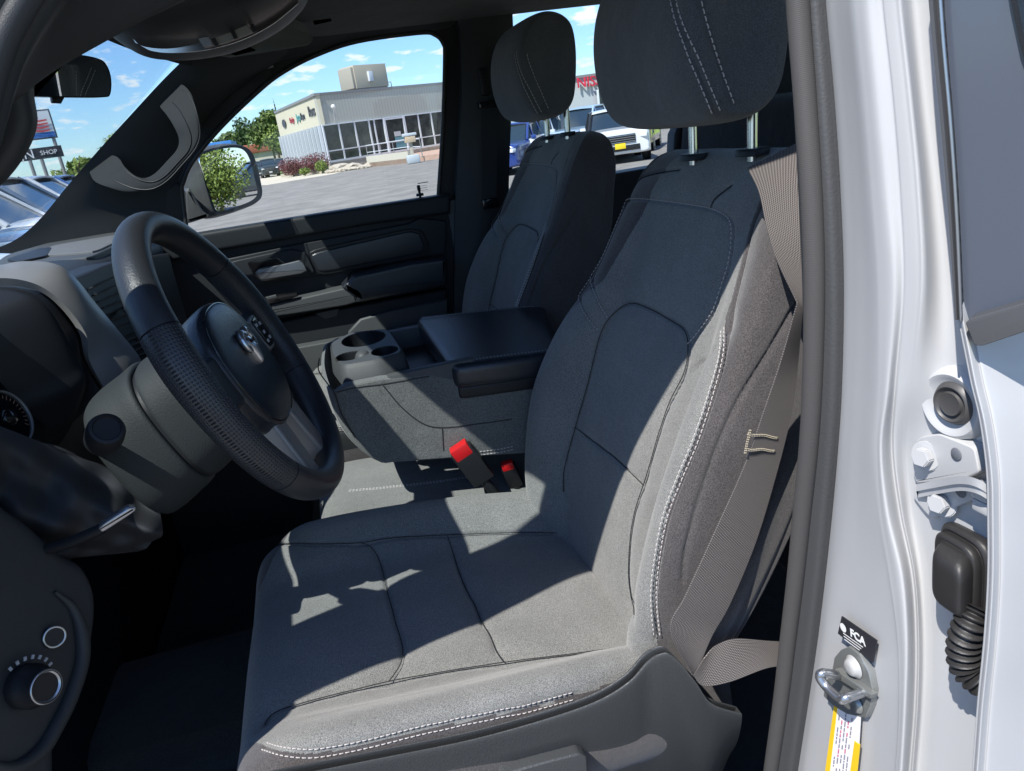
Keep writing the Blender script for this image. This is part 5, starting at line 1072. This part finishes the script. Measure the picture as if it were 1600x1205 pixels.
# slatted glass on the cream side
LS = math.dist(K, KL); us_ = ((KL[0]-K[0])/LS, (KL[1]-K[1])/LS); ns = (-us_[1], us_[0])
def fs(s, d=0.): return (K[0]+us_[0]*s+ns[0]*d, K[1]+us_[1]*s+ns[1]*d)
B3(fs(0, -.1), fs(LS, -.1), base+.2, zf, .04, 'showroom_glass', mat('side_glass', (.06, .10, .11), .12, spec=.7), deal)
for k in range(13):
    s = .2+k*LS/12.6; B3(fs(s, .05), fs(s+.16, .05), base+.3, zf, .28, 'fin', ALU, deal)
B3(fs(0, .05), fs(LS, .05), base+.12, base+.34, .3, 'sill_bar', ALU, deal); B3(fs(0, -.3), fs(LS, -.3), -.1, base+.15, .1, 'under_wall', mat('under_wall', (.25, .22, .2), .9), deal)
child(mesh('roof_deck', [(K[0], K[1], zt-.05), (KL[0], KL[1], zt-.05), (KL[0]+30, KL[1]-35, zt-.05), (KR[0]+8, KR[1]-12, zt-.05), (KR[0], KR[1], zt-.05)], [(0, 1, 2, 3, 4)], TRIM, smooth=False), deal)
B3((KL[0], KL[1]), (KL[0]+30, KL[1]-35), 0, zt, -.3, 'back_wall', SID, deal)
B3(KR, (KR[0]+8, KR[1]-12), 0, zt, .3, 'side_wall', SID, deal)
# fascia writing on the cream side
s3 = lambda s, z: Vector((*fs(s, .06), z))
rgt = Vector((-us_[0], -us_[1], 0))
LT = mat('sign_teal', (.10, .30, .30), .5); LK = mat('sign_black', (.05, .05, .06), .5); LR_ = mat('sign_red', (.35, .04, .06), .5)
child(text('sign_letters', 'Ross', 1.35, basis(s3(2.3, 5.35), rgt, (0, 0, 1)), LK, depth=.03), deal)
child(text('sign_letters', 'Jeep', 1.0, basis(s3(8.1, 5.25), rgt, (0, 0, 1)), LT, depth=.03), deal)
child(text('sign_letters', 'Ram', .95, basis(s3(6.2, 5.2), rgt, (0, 0, 1)), LK, depth=.03), deal)
child(text('sign_letters', 'Dodge', .75, basis(s3(11.2, 5.2), rgt, (0, 0, 1)), LR_, depth=.03), deal)
child(prism('sign_emblem', [s3(15.2+.9*math.cos(t), 5.15+.42*math.sin(t)) for t in np.linspace(0, 2*np.pi, 20, endpoint=False)], Vector((ns[0], ns[1], 0))*.05, LK, bev=.0), deal)
# roof box
rx = fr(8.6, -4.0); bx_ = empty('rooftop_unit', (rx[0], rx[1], zt)); ang = math.atan2(u[1], u[0])
tag(bx_, 'beige louvred rooftop unit on the showroom roof', 'rooftop unit'); bx_.rotation_euler.z = ang
BEI = mat('beige_metal', (.46, .41, .32), .7)
def loc(o): return link_local(o, bx_)
def link_local(o, par): o.parent = par; return o
loc(box('unit_casing', (0, 0, 1.6), (3.9, 2.4, 2.1), BEI, bev=.03)); loc(box('casing_side', (-1.98, 0, 1.55), (.5, 2.2, 1.9), mat('beige_painted_shade', (.36, .33, .27), .7), bev=.03)); loc(box('unit_vent', (-.2, -1.28 if nf[0]*math.sin(ang) > 0 else 1.28, 1.55), (.5, .35, .9), ALU, bev=.02))  # side box in a darkened beige, its shade put into the colour
loc(box('unit_curb', (0, 0, .28), (3.7, 2.2, .55), TRIM, bev=.01)); loc(tube('pipe_rail', [(2.3, 0, .2), (2.3, 0, 1.0), (3.2, 0, 1.0), (3.2, 0, .2)], .04, TRIM, seg=6))
# wall lamp
wl = tag(empty('wall_lamp', (*fr(1.3, .2), zf+.1)), 'white globe lamp on a thin arm above the front windows', 'lamp'); 
wl.children
a = Vector((*fr(1.45, .05), zf-.05)); b = Vector((*fr(.75, 1.3), zf+1.35)); child(tube('lamp_arm', [a, b], .035, ALU, seg=6), wl)
child(revolve('lamp_globe', [(.001, .2), (.14, .16), (.2, .02), (.16, -.12), (.001, -.18)], b, (0, 0, 1), mat('lamp_white', (.8, .8, .78), .4), seg=16), wl)
# ---- ramp, railings, kerb stones, mailbox in front
ramp = tag(empty('entrance_ramp', (72, -9, 0)), 'pale concrete entrance ramp wall before the showroom door', 'ramp')
rp = [PZ(p, .05) for p in ((575, 266), (640, 262))]
r0, r1 = fr(4.6, 6.0), fr(10.6, 9.5)
def gp2(px, D):   # plan point under a pixel column at distance D (metres along x)
    q_ = PX(px, D); return (q_[0], q_[1])
a, b = gp2((574, 256), 64.), gp2((641, 262), 58.)
CP_ = mat('ramp_concrete', (.52, .49, .40), .9, bump=.3, bscale=20.)
B3(a, b, -.1, .85, .25, 'ramp_wall', CP_, ramp); 
c2 = gp2((700, 250), 57.)
BRK = mat('brick_patio', (.42, .27, .20), .9, col2=(.5, .34, .26), vscale=3.)
child(prism('brick_patio', [Vector((*p, .35)) for p in (a, b, c2, fr(17, .2), fr(4.5, .2))], (0, 0, -.35), BRK, bev=0), ramp)
for i, (px_, D) in enumerate(((598, 63.), (618, 61.), (645, 58.5), (661, 57.5), (576, 65.))):
    p = gp2((px_, 250), D); t_ = tag(empty('railing_post', (*p, .3)), ('slim dark railing post on the ramp, %s' % ['second from the door end', 'in the middle of the row', 'behind the mailbox', 'farthest from the door', 'nearest the door steps'][i]), 'railing post', 'railing posts on the ramp')
    child(tube('post_shaft', [(*p, .25), (*p, 1.75)], .035, TRIM, seg=6), t_)
rl = tag(empty('handrail', (60, -8, 1)), 'long grey handrail above the ramp wall', 'handrail')
for z in (1.7, 1.15): child(tube('rail_bar', [(*gp2((576, 250), 65.), z), (*gp2((618, 250), 61.), z), (*gp2((640, 250), 58.5), z), (*gp2((661, 250), 57.5), z-.1)], .03, ALU, seg=6), rl)
mbp = gp2((646, 250), 55.); mb = tag(empty('drop_box', (*mbp, 0)), 'small weathered drop box on a post beside the ramp', 'drop box')
child(box('post', (*mbp, .9), (.22, .22, 1.2), BEI, bev=.02), mb); child(box('footing', (*mbp, .3), (.9, .9, .6), mat('pale_blue_grey', (.45, .5, .52), .7), bev=.15), mb)
child(box('box_body', (*mbp, 1.65), (.55, .75, .42), mat('weathered_orange', (.55, .36, .20), .8, col2=(.5, .46, .36), vscale=6.), bev=.05), mb); child(box('box_cap', (*mbp, 1.98), (.6, 1.0, .2), mat('cap_grey', (.5, .54, .56), .6), bev=.06), mb)
# planter, barberry bushes, rocks
pl = tag(empty('planter_kerb', (70, 0, 0)), 'low tan block kerb around the flower bed', 'kerb')
pa, pb2, pc = gp2((437, 268), 76.), gp2((513, 270), 66.), gp2((575, 262), 62.5)
B3(pa, pb2, -.05, .30, .35, 'kerb_wall', mat('tan_block', (.40, .36, .28), .9, bump=.6, bscale=10.), pl)
bed = flat('flower_bed', [pa, pb2, pc, fr(5, .1), fr(0, .1), fs(LS, .3)], .10, mat('bed_soil', (.16, .12, .08), .95)); 
def leafy(name, c, rx, ry_, rz_, n, m, ls, parent=None, seed=0, shell=.55, cone=0.):
    """many small leaf clumps spread through an uneven crown"""
    g = np.random.default_rng(seed); V = []; Fc = []; lob = g.normal(size=(7, 3)); lob /= np.linalg.norm(lob, axis=1)[:, None]; la = g.uniform(-.28, .30, 7)
    for i in range(n):
        d = g.normal(size=3); d /= np.linalg.norm(d); k = 1+sum(la*np.maximum(0, lob@d)**3); r = (shell+(1-shell)*g.random())*k
        if cone: rr = 1-cone*(d[2]*r*.5+.5); s_ = (rx*rr, ry_*rr, rz_)
        else: s_ = (rx, ry_, rz_)
        p = np.array(c)+d*r*np.array(s_); a = g.normal(size=3); a /= np.linalg.norm(a); b = np.cross(a, g.normal(size=3)); b /= np.linalg.norm(b); s = ls*g.uniform(.5, 1.3); k0 = len(V)
        V += [p-a*s, p+b*s*.6, p+a*s, p-b*s*.6]; Fc.append((k0, k0+1, k0+2, k0+3))
    return mesh(name, V, Fc, m, parent, smooth=False)
LG = mat('leaf_green', (.07, .11, .022), .75, col2=(.13, .18, .04), vscale=.5); LG2 = mat('leaf_dark', (.04, .075, .025), .75, col2=(.07, .12, .03), vscale=.5)
LG3 = mat('leaf_bright', (.12, .185, .03), .75, col2=(.22, .28, .06), vscale=.6); LP = mat('leaf_purple', (.11, .022, .032), .7, col2=(.18, .05, .06), vscale=2.)
BARK = mat('bark', (.12, .09, .06), .9)
def bush(px_, D, w, h, m, label, seed, n=2600, z0=.1):
    x, y = gp2(px_, D); o = empty('bush', (x, y, z0)); tag(o, label, 'bush', 'bushes in the showroom flower bed'); child(leafy('foliage', (x, y, z0+h*.5), w/2, w/2, h/2, n, m, .07, None, seed, .35), o); child(tube('stem', [(x, y, z0-.1), (x, y, z0+h*.6)], .05, BARK, seg=6), o); return o
bush((453, 250), 72., 2.3, 1.5, LP, 'dark red bush at the far end of the flower bed', 1); bush((490, 250), 68.5, 2.5, 1.6, LP, 'dark red bush near the showroom corner', 2)
bush((474, 262), 67.5, .9, .6, LG3, 'small yellow green bush between the red bushes', 3, 900); bush((502, 262), 66.5, 1.1, .95, LG3, 'bright green bush beside the larger red bush', 4, 900)
ROCK = mat('rock', (.48, .42, .34), .9, bump=.8, bscale=6., col2=(.36, .31, .25), vscale=2.)
def rock(px_, D, s, i, lab):
    x, y = gp2(px_, D); bm = bmesh.new(); bmesh.ops.create_icosphere(bm, subdivisions=2, radius=s)
    for v in bm.verts: v.co = Vector((v.co.x*(1+.3*math.sin(5*v.co.y/s+i)), v.co.y*(1.5+.25*math.sin(4*v.co.z/s+i)), v.co.z*.62+.08*s*math.sin(7*v.co.x/s+2*i)))
    o = finish('rock', bm, ROCK, smooth=False); o.location = (x, y, s*.4); return tag(o, lab, 'rock', 'rocks edging the flower bed')
for i, (p, D, s, lab) in enumerate((((532, 265), 66., .60, 'large pale boulder by the window base'), ((552, 262), 65.5, .50, 'round pale boulder between window base and ramp'), ((581, 258), 64., .45, 'grey green rock at the foot of the ramp wall'))): rock(p, D, s, i, lab)
for k in range(14):
    t = k/13.; px_ = 514+t*62; rock((px_, 269-4*t), 64.5-2*t, .20+.10*rng.random(), k+5, 'small tan edging stone, %s from the planter kerb' % ['first', 'second', 'third', 'fourth', 'fifth', 'sixth', 'seventh', 'eighth', 'ninth', 'tenth', 'eleventh', 'twelfth', 'thirteenth', 'fourteenth'][k])
# ---- parked vehicles
def car_mats(col, k): return mat('car_paint_'+k, col, .25, metal=.1, coat=.8)
CGL = mat('car_glass', (.02, .035, .05), .05, spec=.8, coat=.4); TYRE = mat('tyre', (.02, .02, .02), .8); HLM = mat('headlight_glass', (.75, .78, .8), .08, coat=.6); GRL = mat('grille_black', (.015, .015, .016), .35)
def car(name, loc_, rz, col, key, label, kind='suv', Ln=4.7, Wd=1.9, Hh=1.75, grp=None, face='wide', plate=None, cat='car'):
    o = tag(empty(name, loc_, rz), label, cat, grp); P_ = car_mats(col, key); h = Hh; w = Wd/2
    # nose at +x. stations: x, half width, bottom, shoulder height
    hz = .60*h if kind != 'sedan' else .58*h
    st = [(Ln*.5, w*.80, .38, hz*.84), (Ln*.495, w*.90, .30, hz*.93), (Ln*.46, w*.97, .27, hz*.99), (Ln*.36, w, .27, hz*1.01), (Ln*.20, w, .27, hz*1.04), (0, w, .27, hz*1.06), (-Ln*.3, w, .27, hz*1.07), (-Ln*.46, w*.97, .29, hz*1.06), (-Ln*.495, w*.93, .36, hz*1.0), (-Ln*.5, w*.85, .45, hz*.9)]
    G = []
    for x, ww, z0, z1 in st:
        G.append([(x, -ww*.9, z0), (x, -ww, z0+.12), (x, -ww, (z0+z1)*.5), (x, -ww*.985, z1-.10), (x, -ww*.93, z1-.02), (x, -ww*.6, z1+.025), (x, 0, z1+.035), (x, ww*.6, z1+.025), (x, ww*.93, z1-.02), (x, ww*.985, z1-.10), (x, ww, (z0+z1)*.5), (x, ww, z0+.12), (x, ww*.9, z0), (x, 0, z0)])
    link_local(grid('body', surf(G, 40, 70, cv=True), P_, cv=True, caps=True), o)
    x0, x1, x2, x3 = (Ln*.20, Ln*.04, -Ln*.36, -Ln*.47) if kind == 'suv' else (Ln*.20, Ln*.03, -Ln*.22, -Ln*.40)
    zb, zt_ = hz*1.04, h
    def ring(x, ww, z): return [(x, -ww, z), (x, ww, z)]
    gh = [[(x0, -w*.86, zb), (x1, -w*.68, zt_-.06), (x2, -w*.68, zt_-.06), (x3, -w*.84, zb)], [(x0, w*.86, zb), (x1, w*.68, zt_-.06), (x2, w*.68, zt_-.06), (x3, w*.84, zb)]]
    bm = bmesh.new(); v = [[bm.verts.new(p) for p in s] for s in gh]
    for i in range(3): bm.faces.new((v[0][i], v[0][i+1], v[1][i+1], v[1][i]))
    bm.faces.new(v[0][::-1]); bm.faces.new(v[1]); bmesh.ops.recalc_face_normals(bm, faces=bm.faces); bmesh.ops.bevel(bm, geom=bm.edges[:], offset=.05, segments=3, affect='EDGES')
    link_local(finish('glasshouse', bm, CGL, ang=25), o)
    G = [[(x, y, z+.035*(1-(y/(w*.7))**2)) for y in np.linspace(-w*.71, w*.71, 9)] for x, z in ((x1+.10, zt_-.07), (x1-.1, zt_-.035), ((x1+x2)/2, zt_-.01), (x2+.1, zt_-.03), (x2-.08, zt_-.07))]
    link_local(sheet('roof', surf(G, 20, 20), P_, None, .03, direction=(0, 0, 1)), o)
    bm = bmesh.new()
    for s in (-1, 1):
        for xa, xb, tp in ((x0, x1, 1), (x3, x2, 1), ((x1+x2)/2-.1, (x1+x2)/2, 0), (x1-.0, x1-.06, 0)):
            if tp: bm_tube(bm, [(xa, s*w*.87, zb), ((xa+xb)/2, s*w*.785, (zb+zt_)/2-.02), (xb, s*w*.70, zt_-.05)], .045, 6)
            else: bm_tube(bm, [(xa, s*w*.875, zb), (xb, s*w*.70, zt_-.06)], .035, 6)
    link_local(finish('window_pillars', bm, P_ if key != 'white' else GRL), o)
    for sx in (Ln*.31, -Ln*.29):
        for s in (-1, 1):
            wh = revolve('wheel', [(.05, .06), (.20, .07), (.235, .10), (.30, .11), (.345, .09), (.36, .04), (.36, -.08), (.34, -.11), (.05, -.11)], (sx, s*(w-.10), .36), (0, s, 0), TYRE, seg=24); link_local(wh, o)
            rm_ = revolve('rim', [(.001, .092), (.05, .090), (.08, .078), (.17, .082), (.205, .104), (.215, .10)], (sx, s*(w-.10), .36), (0, s, 0), BRUSH, seg=20); rm_.parent = wh
            link_local(revolve('wheel_arch', [(.37, .006), (.41, .012), (.44, .0)], (sx, s*(w-.004), .38), (0, s, 0), GRL, seg=24), o)
    xf = Ln*.5
    def fbox(nm, y, z, sy, sz, m, d=.02, bev=.012): return link_local(box(nm, (xf-.02, y, z), (.09+d, sy, sz), m, bev=bev), o)
    if face == 'wide':
        fbox('grille', 0, hz*.74, Wd*.50, .24, GRL, .02)
        for k in range(4): link_local(box('grille_bar', (xf+.038, 0, hz*.74-.09+.06*k), (.02, Wd*.48, .012), CHROME if k in (0, 3) else TRIM, bev=.003), o)
        for s in (-1, 1): link_local(box('headlight', (xf-.08, s*Wd*.36, hz*.80), (.22, .36, .13), HLM, rot=Matrix.Rotation(-s*R(24), 3, 'Z'), bev=.03), o)
        fbox('lower_intake', 0, .45, Wd*.62, .16, GRL, .02)
    else:
        fbox('grille', 0, hz*.78, Wd*.74, .26, GRL, .02); link_local(box('grille_bar', (xf+.035, 0, hz*.78), (.02, Wd*.50, .05), BRUSH, bev=.01), o)
        for s in (-1, 1): link_local(revolve('headlight', [(.001, .03), (.09, .03), (.11, .015), (.115, 0)], (xf+.03, s*Wd*.31, hz*.78), (1, 0, 0), HLM, seg=20), o)
        fbox('front_bumper', 0, .50, Wd*.9, .20, GRL, .10, .03)
    link_local(box('number_plate', (xf+.05, 0, .52 if face == 'wide' else .56), (.02, .32, .16), plate or mat('plate_pale', (.5, .5, .5), .6), bev=.004), o)
    for s in (-1, 1): link_local(box('wing_mirror', (x0-.22, s*(w+.06), zb+.08), (.12, .18, .13), P_, bev=.03), o)
    for s in (-1, 1): link_local(box('tail_light', (-Ln*.49, s*w*.80, hz*.85), (.08, .18, .34), mat('tail_red', (.45, .02, .02), .2), bev=.02), o)
    bm = bmesh.new()
    for s in (-1, 1):
        for xx in (x0-.25, (x1+x2)/2-.05, x2-.05): bm_box(bm, (xx, s*(w+.0005), (.35+hz)/2), (.012, .006, hz-.42))
        for xx in ((x1+x2)/2+.12, x2+.12): bm_box(bm, (xx, s*(w+.012), hz*.86), (.18, .02, .03))
    link_local(finish('door_lines', bm, GRL, smooth=False), o)
    return o
YP = mat('plate_yellow', (.80, .60, .02), .5)
G1 = 'cars parked in the row beyond the far rear window'
def at(px_, D): x, y = gp2(px_, D); return (x, y, 0)
car('parked_car', at((958, 200), 23.), R(180-18), (.76, .77, .76), 'white', 'white car with black grille and yellow plate, nose to the truck', Hh=1.62, Ln=4.5, grp=G1, plate=YP)
car('parked_car', at((908, 200), 27.), R(180-45), (.36, .48, .60), 'lightblue', 'light blue boxy car with round headlamps beside the white car', face='boxy', Hh=1.85, grp=G1)
car('parked_car', at((835, 200), 27.), R(180-40), (.60, .64, .66), 'pale', 'pale silver car partly behind the passenger headrest posts', face='boxy', Hh=1.75, grp=G1)
car('parked_car', at((800, 200), 26.0), R(180-35), (.02, .05, .22), 'blue', 'dark blue car beside the far pillar of the truck', Hh=1.65, grp=G1)
car('parked_car', at((985, 185), 27.), R(180-30), (.20, .03, .03), 'maroon', 'maroon car behind the white car', Hh=1.6, grp=G1)
# by the showroom side
G2 = 'cars parked beside the showroom flower bed'
car('parked_car', at((420, 262), 88.), R(185), (.03, .035, .04), 'black', 'black car parked nearest the flower bed', grp=G2, Hh=1.9, Ln=4.9)
car('parked_car', at((402, 262), 90.), R(188), (.05, .09, .12), 'slate', 'slate blue car beside the black one, behind the wing mirror', grp=G2, Hh=1.8)
car('parked_car', at((436, 256), 100.), R(185), (.18, .19, .20), 'grey', 'grey car partly hidden behind the flower bed bushes', grp=G2, Hh=1.8)
# row seen through the windshield: noses towards the lane
G3 = 'vehicles parked in a row ahead of the truck'
cols = [((.44, .50, .49), 'silvergreen', 'silver green pickup at the near end of the row'), ((.05, .09, .16), 'navy', 'dark navy vehicle second in the row'), ((.62, .64, .66), 'offwhite', 'off-white vehicle third in the row'), ((.10, .14, .20), 'steel', 'steel blue vehicle fourth in the row'), ((.55, .57, .60), 'silver', 'silver vehicle fifth in the row'), ((.04, .10, .28), 'royal', 'royal blue vehicle at the far end of the row')]
for k, (c_, kk, lb) in enumerate(cols):
    car('parked_pickup' if k == 0 else 'parked_suv', (5.6+k*2.9, 4.45+.30*k, 0), R(-90), c_, kk, lb, Hh=1.98, Ln=5.0, Wd=2.0, grp=G3)
# ---- signs far ahead
def board(px_, D, w, h, zc, name, label, cat):
    q_ = PX(px_, D); o = tag(empty(name, (q_[0], q_[1], 0)), label, cat); return o, q_
bo_, q_ = board((62, 195), 60., 4.5, 4.5, 0, 'billboard', 'tall sign board with red and white stripes above a blue band', 'billboard')
rg = Vector((.30, -.95, 0)).normalized(); nrm_ = Vector((-.95, -.30, 0))
def bq(o, q0, r0_, r1_, z0, z1, m, name, d=0.): 
    q0 = Vector(q0)+nrm_*d; return child(prism(name, [q0+rg*r0_+Vector((0, 0, z0)), q0+rg*r1_+Vector((0, 0, z0)), q0+rg*r1_+Vector((0, 0, z1)), q0+rg*r0_+Vector((0, 0, z1))], -nrm_*.15, m, bev=0), o)
bq(bo_, q_, -1.6, .85, -.95, .95, mat('sign_frame', (.06, .07, .09), .5), 'board_frame'); bq(bo_, q_, -1.5, .75, -.52, .85, mat('sign_pale', (.62, .66, .70), .5), 'board_panel', .05); bq(bo_, q_, -1.5, .75, -.85, -.52, mat('sign_blue', (.04, .16, .50), .5), 'blue_band', .05)
for k in range(4):
    z = -.45+.22*k; q0 = Vector(q_)+nrm_*.16
    child(prism('red_stripe', [q0+rg*a_+Vector((0, 0, z+dz)) for a_, dz in ((-1.3, .10), (-.6, .18), (0, .06), (.50, .10), (.50, .0), (0, -.05), (-.6, .07), (-1.3, 0))], -nrm_*.02, mat('sign_red2', (.50, .05, .06), .5), bev=0), bo_)
child(tube('pole', [(q_[0]+.3, q_[1]-.5, 0), (q_[0]+.3, q_[1]-.5, q_[2]-.9)], .12, TRIM, seg=8), bo_); child(tube('pole', [(q_[0]-.4, q_[1]+1.2, 0), (q_[0]-.4, q_[1]+1.2, q_[2]-.9)], .12, TRIM, seg=8), bo_)
so, q_ = board((62, 240), 48., 3, .7, 0, 'shop_sign', 'black shop sign with white capital letters beneath the billboard', 'sign')
bq(so, q_, -2.6, 1.15, -.30, .30, LBL, 'sign_board')
q0 = Vector(q_)+nrm_*.03
child(text('sign_letters', 'O|N', .68, basis(q0+rg*-.90, rg, (0, 0, 1)), LW, depth=.02), so); child(text('sign_letters', 'SHOP', .34, basis(q0+rg*.45, rg, (0, 0, 1)), LW, depth=.02), so)
child(tube('pole', [(q_[0], q_[1], 0), (q_[0], q_[1], q_[2]-.3)], .1, TRIM, seg=8), so)
# ---- second dealership seen through the far rear window
nb_ = tag(empty('dealership', (60, -24, 0)), 'long pale grey showroom with red capital letters above parked cars', 'building')
a, b = gp2((760, 100), 62.), gp2((1250, 100), 62.)
PG = mat('pale_grey_panel', (.48, .50, .51), .7)
B3(b, a, 0, 4.45, -.4, 'front_wall', PG, nb_); B3((b[0]-.15, b[1]), (a[0]-.15, a[1]), 4.45, 4.65, -.5, 'roof_edge', TRIM, nb_)
child(prism('wall_block', [Vector((*p, 0)) for p in ((a[0]+.5, a[1]), (b[0]+.5, b[1]), (b[0]+20, b[1]), (a[0]+20, a[1]))], (0, 0, 4.4), PG, bev=0), nb_)
d2 = Vector((b[0]-a[0], b[1]-a[1], 0)).normalized(); q0 = PX((901, 131), 61.7)
nl = text('sign_letters', 'NISSAN', 1.12, basis(q0, d2, (0, 0, 1)), mat('sign_red3', (.62, .02, .06), .4), depth=.06, align='LEFT'); child(nl, nb_)
dq = PX((938, 150), 61.6); child(box('dark_window', (61.7, dq[1]-1.2, 1.7), (.2, 2.6, 3.2), DGL, bev=.01), nb_); child(box('window_frame', (61.6, dq[1]+.2, 1.7), (.15, .15, 3.3), ALU, bev=.01), nb_)
# ---- buildings and trees behind the wing mirror
rbld = tag(empty('shop_building', (150, 6, 0)), 'low shop with red brown roof beyond the dark cars', 'building')
p = gp2((395, 240), 150.); child(box('wall', (p[0], p[1], 1.6), (10, 12, 3.6), mat('cream_wall', (.55, .50, .42), .9), bev=0), rbld); child(box('roof', (p[0], p[1], 4.1), (11, 13, 1.5), mat('rust_roof', (.33, .11, .07), .9), bev=.3), rbld)
p = gp2((305, 225), 110.); bb = tag(empty('blue_roof_building', (p[0], p[1], 0)), 'pale building with a bright blue roof band behind the mirror', 'building'); child(box('wall', (p[0], p[1], 1.8), (8, 9, 4.2), mat('cream_wall', (.55, .50, .42), .9), bev=0), bb); child(box('roof_band', (p[0], p[1], 4.4), (8.5, 9.6, .9), mat('blue_band', (.05, .22, .55), .5), bev=.05), bb)
def tree(px_, D, h, w, m, label, seed, kind='round', n=5000, ls=None, grp='trees along the far edge of the lot', trunk=.25):
    x, y = gp2(px_, D) if len(px_) == 2 and D else (px_[0], px_[1]); o = tag(empty('tree', (x, y, 0)), label, 'tree', grp); ls = ls or w*.045
    tk = []; child(tube('trunk', [(x, y, -.1), (x+.02*h, y, h*.3), (x, y+.02*h, h*.7)], [trunk, trunk*.7, trunk*.25], BARK, seg=8), o)
    g = np.random.default_rng(seed+99); bm = bmesh.new()
    for k in range(6):
        a_ = g.uniform(0, 6.28); bm_tube(bm, [(x, y, h*(.3+.06*k)), (x+math.cos(a_)*w*.18, y+math.sin(a_)*w*.18, h*(.42+.07*k)), (x+math.cos(a_)*w*.36, y+math.sin(a_)*w*.36, h*(.5+.07*k))], np.array([trunk*.4, trunk*.25, trunk*.08]), 5)
    child(finish('limbs', bm, BARK), o)
    if kind == 'cone': child(leafy('crown', (x, y, h*.55), w/2, w/2, h*.45, n, m, ls, None, seed, .2, cone=.9), o)
    else:
        V_ = None
        bmL = bmesh.new()
        for k in range(7):
            a_ = g.uniform(0, 6.28); r_ = w*.26*math.sqrt(g.random()); cc = (x+math.cos(a_)*r_, y+math.sin(a_)*r_, h*g.uniform(.42, .82)); t_ = leafy('tmp', cc, w*.25, w*.25, h*.17, n//7, m, ls, None, seed*10+k, .35); bmL.from_mesh(t_.data); md = t_.data; bpy.data.objects.remove(t_); bpy.data.meshes.remove(md)
        child(finish('crown', bmL, m, smooth=False), o)
    return o
for i, (px_, D, h, w, m, kd, lb) in enumerate([
    ((360, 240), 170., 9., 8., LG, 'round', 'green tree just above the wing mirror'), ((385, 240), 190., 12., 8., LG2, 'round', 'dark open pine behind the shop roof'), ((412, 240), 180., 12., 7., LG2, 'round', 'dark pine between shop and showroom'), ((428, 240), 140., 10.5, 8., LG, 'round', 'tall green tree touching the showroom side'), ((436, 245), 120., 7.0, 5., LG3, 'round', 'yellow green tree against the showroom fins'), ((350, 240), 150., 5., 6., LG3, 'round', 'low bright tree behind the mirror top'),
    ((437, 200), 150., 10.6, 3., LG2, 'cone', 'pointed conifer above the showroom roof corner'), ((182, 220), 60., 5.5, 3.6, LG3, 'round', 'young bright tree beside the windshield pillar'), ((112, 245), 70., 4.4, 5.0, LG3, 'round', 'pale yellow green tree behind the shop sign'), ((133, 245), 72., 4.0, 4.6, LG, 'round', 'low green tree between the shop sign and pillar')]):
    tree(px_, D, h, w, m, lb, i+20, kd, 2600)
# trees, kerb and road that the wing mirror shows
TG_ = 'roadside trees behind the truck'
for i, (x, y, h, w, m, lb) in enumerate([(6.0, -25, 5.6, 2.9, LG3, 'bushy bright tree nearest the kerb end, seen in the wing mirror'), (4.6, -24.5, 6.2, 3.6, LG3, 'taller bright tree beside the kerb end tree'), (2.4, -26, 6.5, 4.2, LG, 'green tree in the middle of the mirrored row'), (6.4, -27.5, 6.5, 3.0, LG, 'darker tree behind the mirrored row'), (0.0, -26, 6.5, 4.5, LG, 'dense tree directly behind the truck')]):
    o = tree((x, y), None, h, w, m, lb, i+50, 'round', 9000, ls=.075, grp=TG_)
for i, (x, lb) in enumerate(((6.2, 'low leafy bush at the kerb end, seen low in the wing mirror'), (5.0, 'low leafy bush second along the kerb'), (3.7, 'low leafy bush third along the kerb'))):
    o = empty('bush', (x, -23.6, 0)); tag(o, lb, 'bush', 'bushes along the kerb behind the truck'); child(leafy('foliage', (x, -23.6, 1.25), .95, .8, 1.0, 4500, LG3, .06, None, 90+i, .2), o); child(tube('stem', [(x, -23.6, -.1), (x, -23.6, 1.3)], .05, BARK, seg=6), o)
vg = flat('verge', [(-14, -32), (7.6, -32), (7.6, -21.6), (-14, -21.6)], .01, mat('verge_soil', (.30, .17, .10), .95, col2=(.22, .20, .08), vscale=2.))
kb_ = box('kerb', (-3.2, -21.5, .07), (21.6, .25, .15), CURB, bev=.02); tag(kb_, 'long pale kerb edging the verge behind the truck', 'kerb')
G4 = 'cars parked far behind the truck'
for k, (x, y, c_, kk, lb) in enumerate([(11.9, -40, (.03, .035, .04), 'black', 'black car first behind the truck, seen in the wing mirror'), (13.6, -47, (.03, .03, .03), 'black', 'black car second behind the truck'), (15.6, -54, (.35, .36, .38), 'grey2', 'grey car third behind the truck'), (17.6, -62, (.03, .03, .04), 'black', 'black car last behind the truck')]): car('parked_car', (x, y, 0), R(180), c_, kk, lb, grp=G4)
# bright verge seen past the opened rear door
vb = [(-8., -14.), (-30., -14.), (-30., -60.), (-8., -60.)]
flat('far_lawn', [(17, -60), (60, -60), (60, -27), (21, -20.5), (17, -20.5)], .012, mat('lawn_grass', (.22, .36, .03), .95, col2=(.32, .44, .06), vscale=3.))
flat('lawn', [(-60, -9.5), (-2.6, -9.5), (-2.6, -23.5), (-60, -23.5)], .012, mat('lawn_grass', (.22, .36, .03), .95, col2=(.32, .44, .06), vscale=3.))
for i, (x, y) in enumerate([(19.4, -22.2), (-6.5, -15.5), (-9., -13.)]): tree((x, y), None, 6.5, 5., LG3, ['bright tree seen past the dark window of the opened door', 'bright tree in the middle of the lawn', 'bright tree on the lawn farthest from the truck'][i], i+70, 'round', 3500, grp='trees on the lawn behind the opened door')
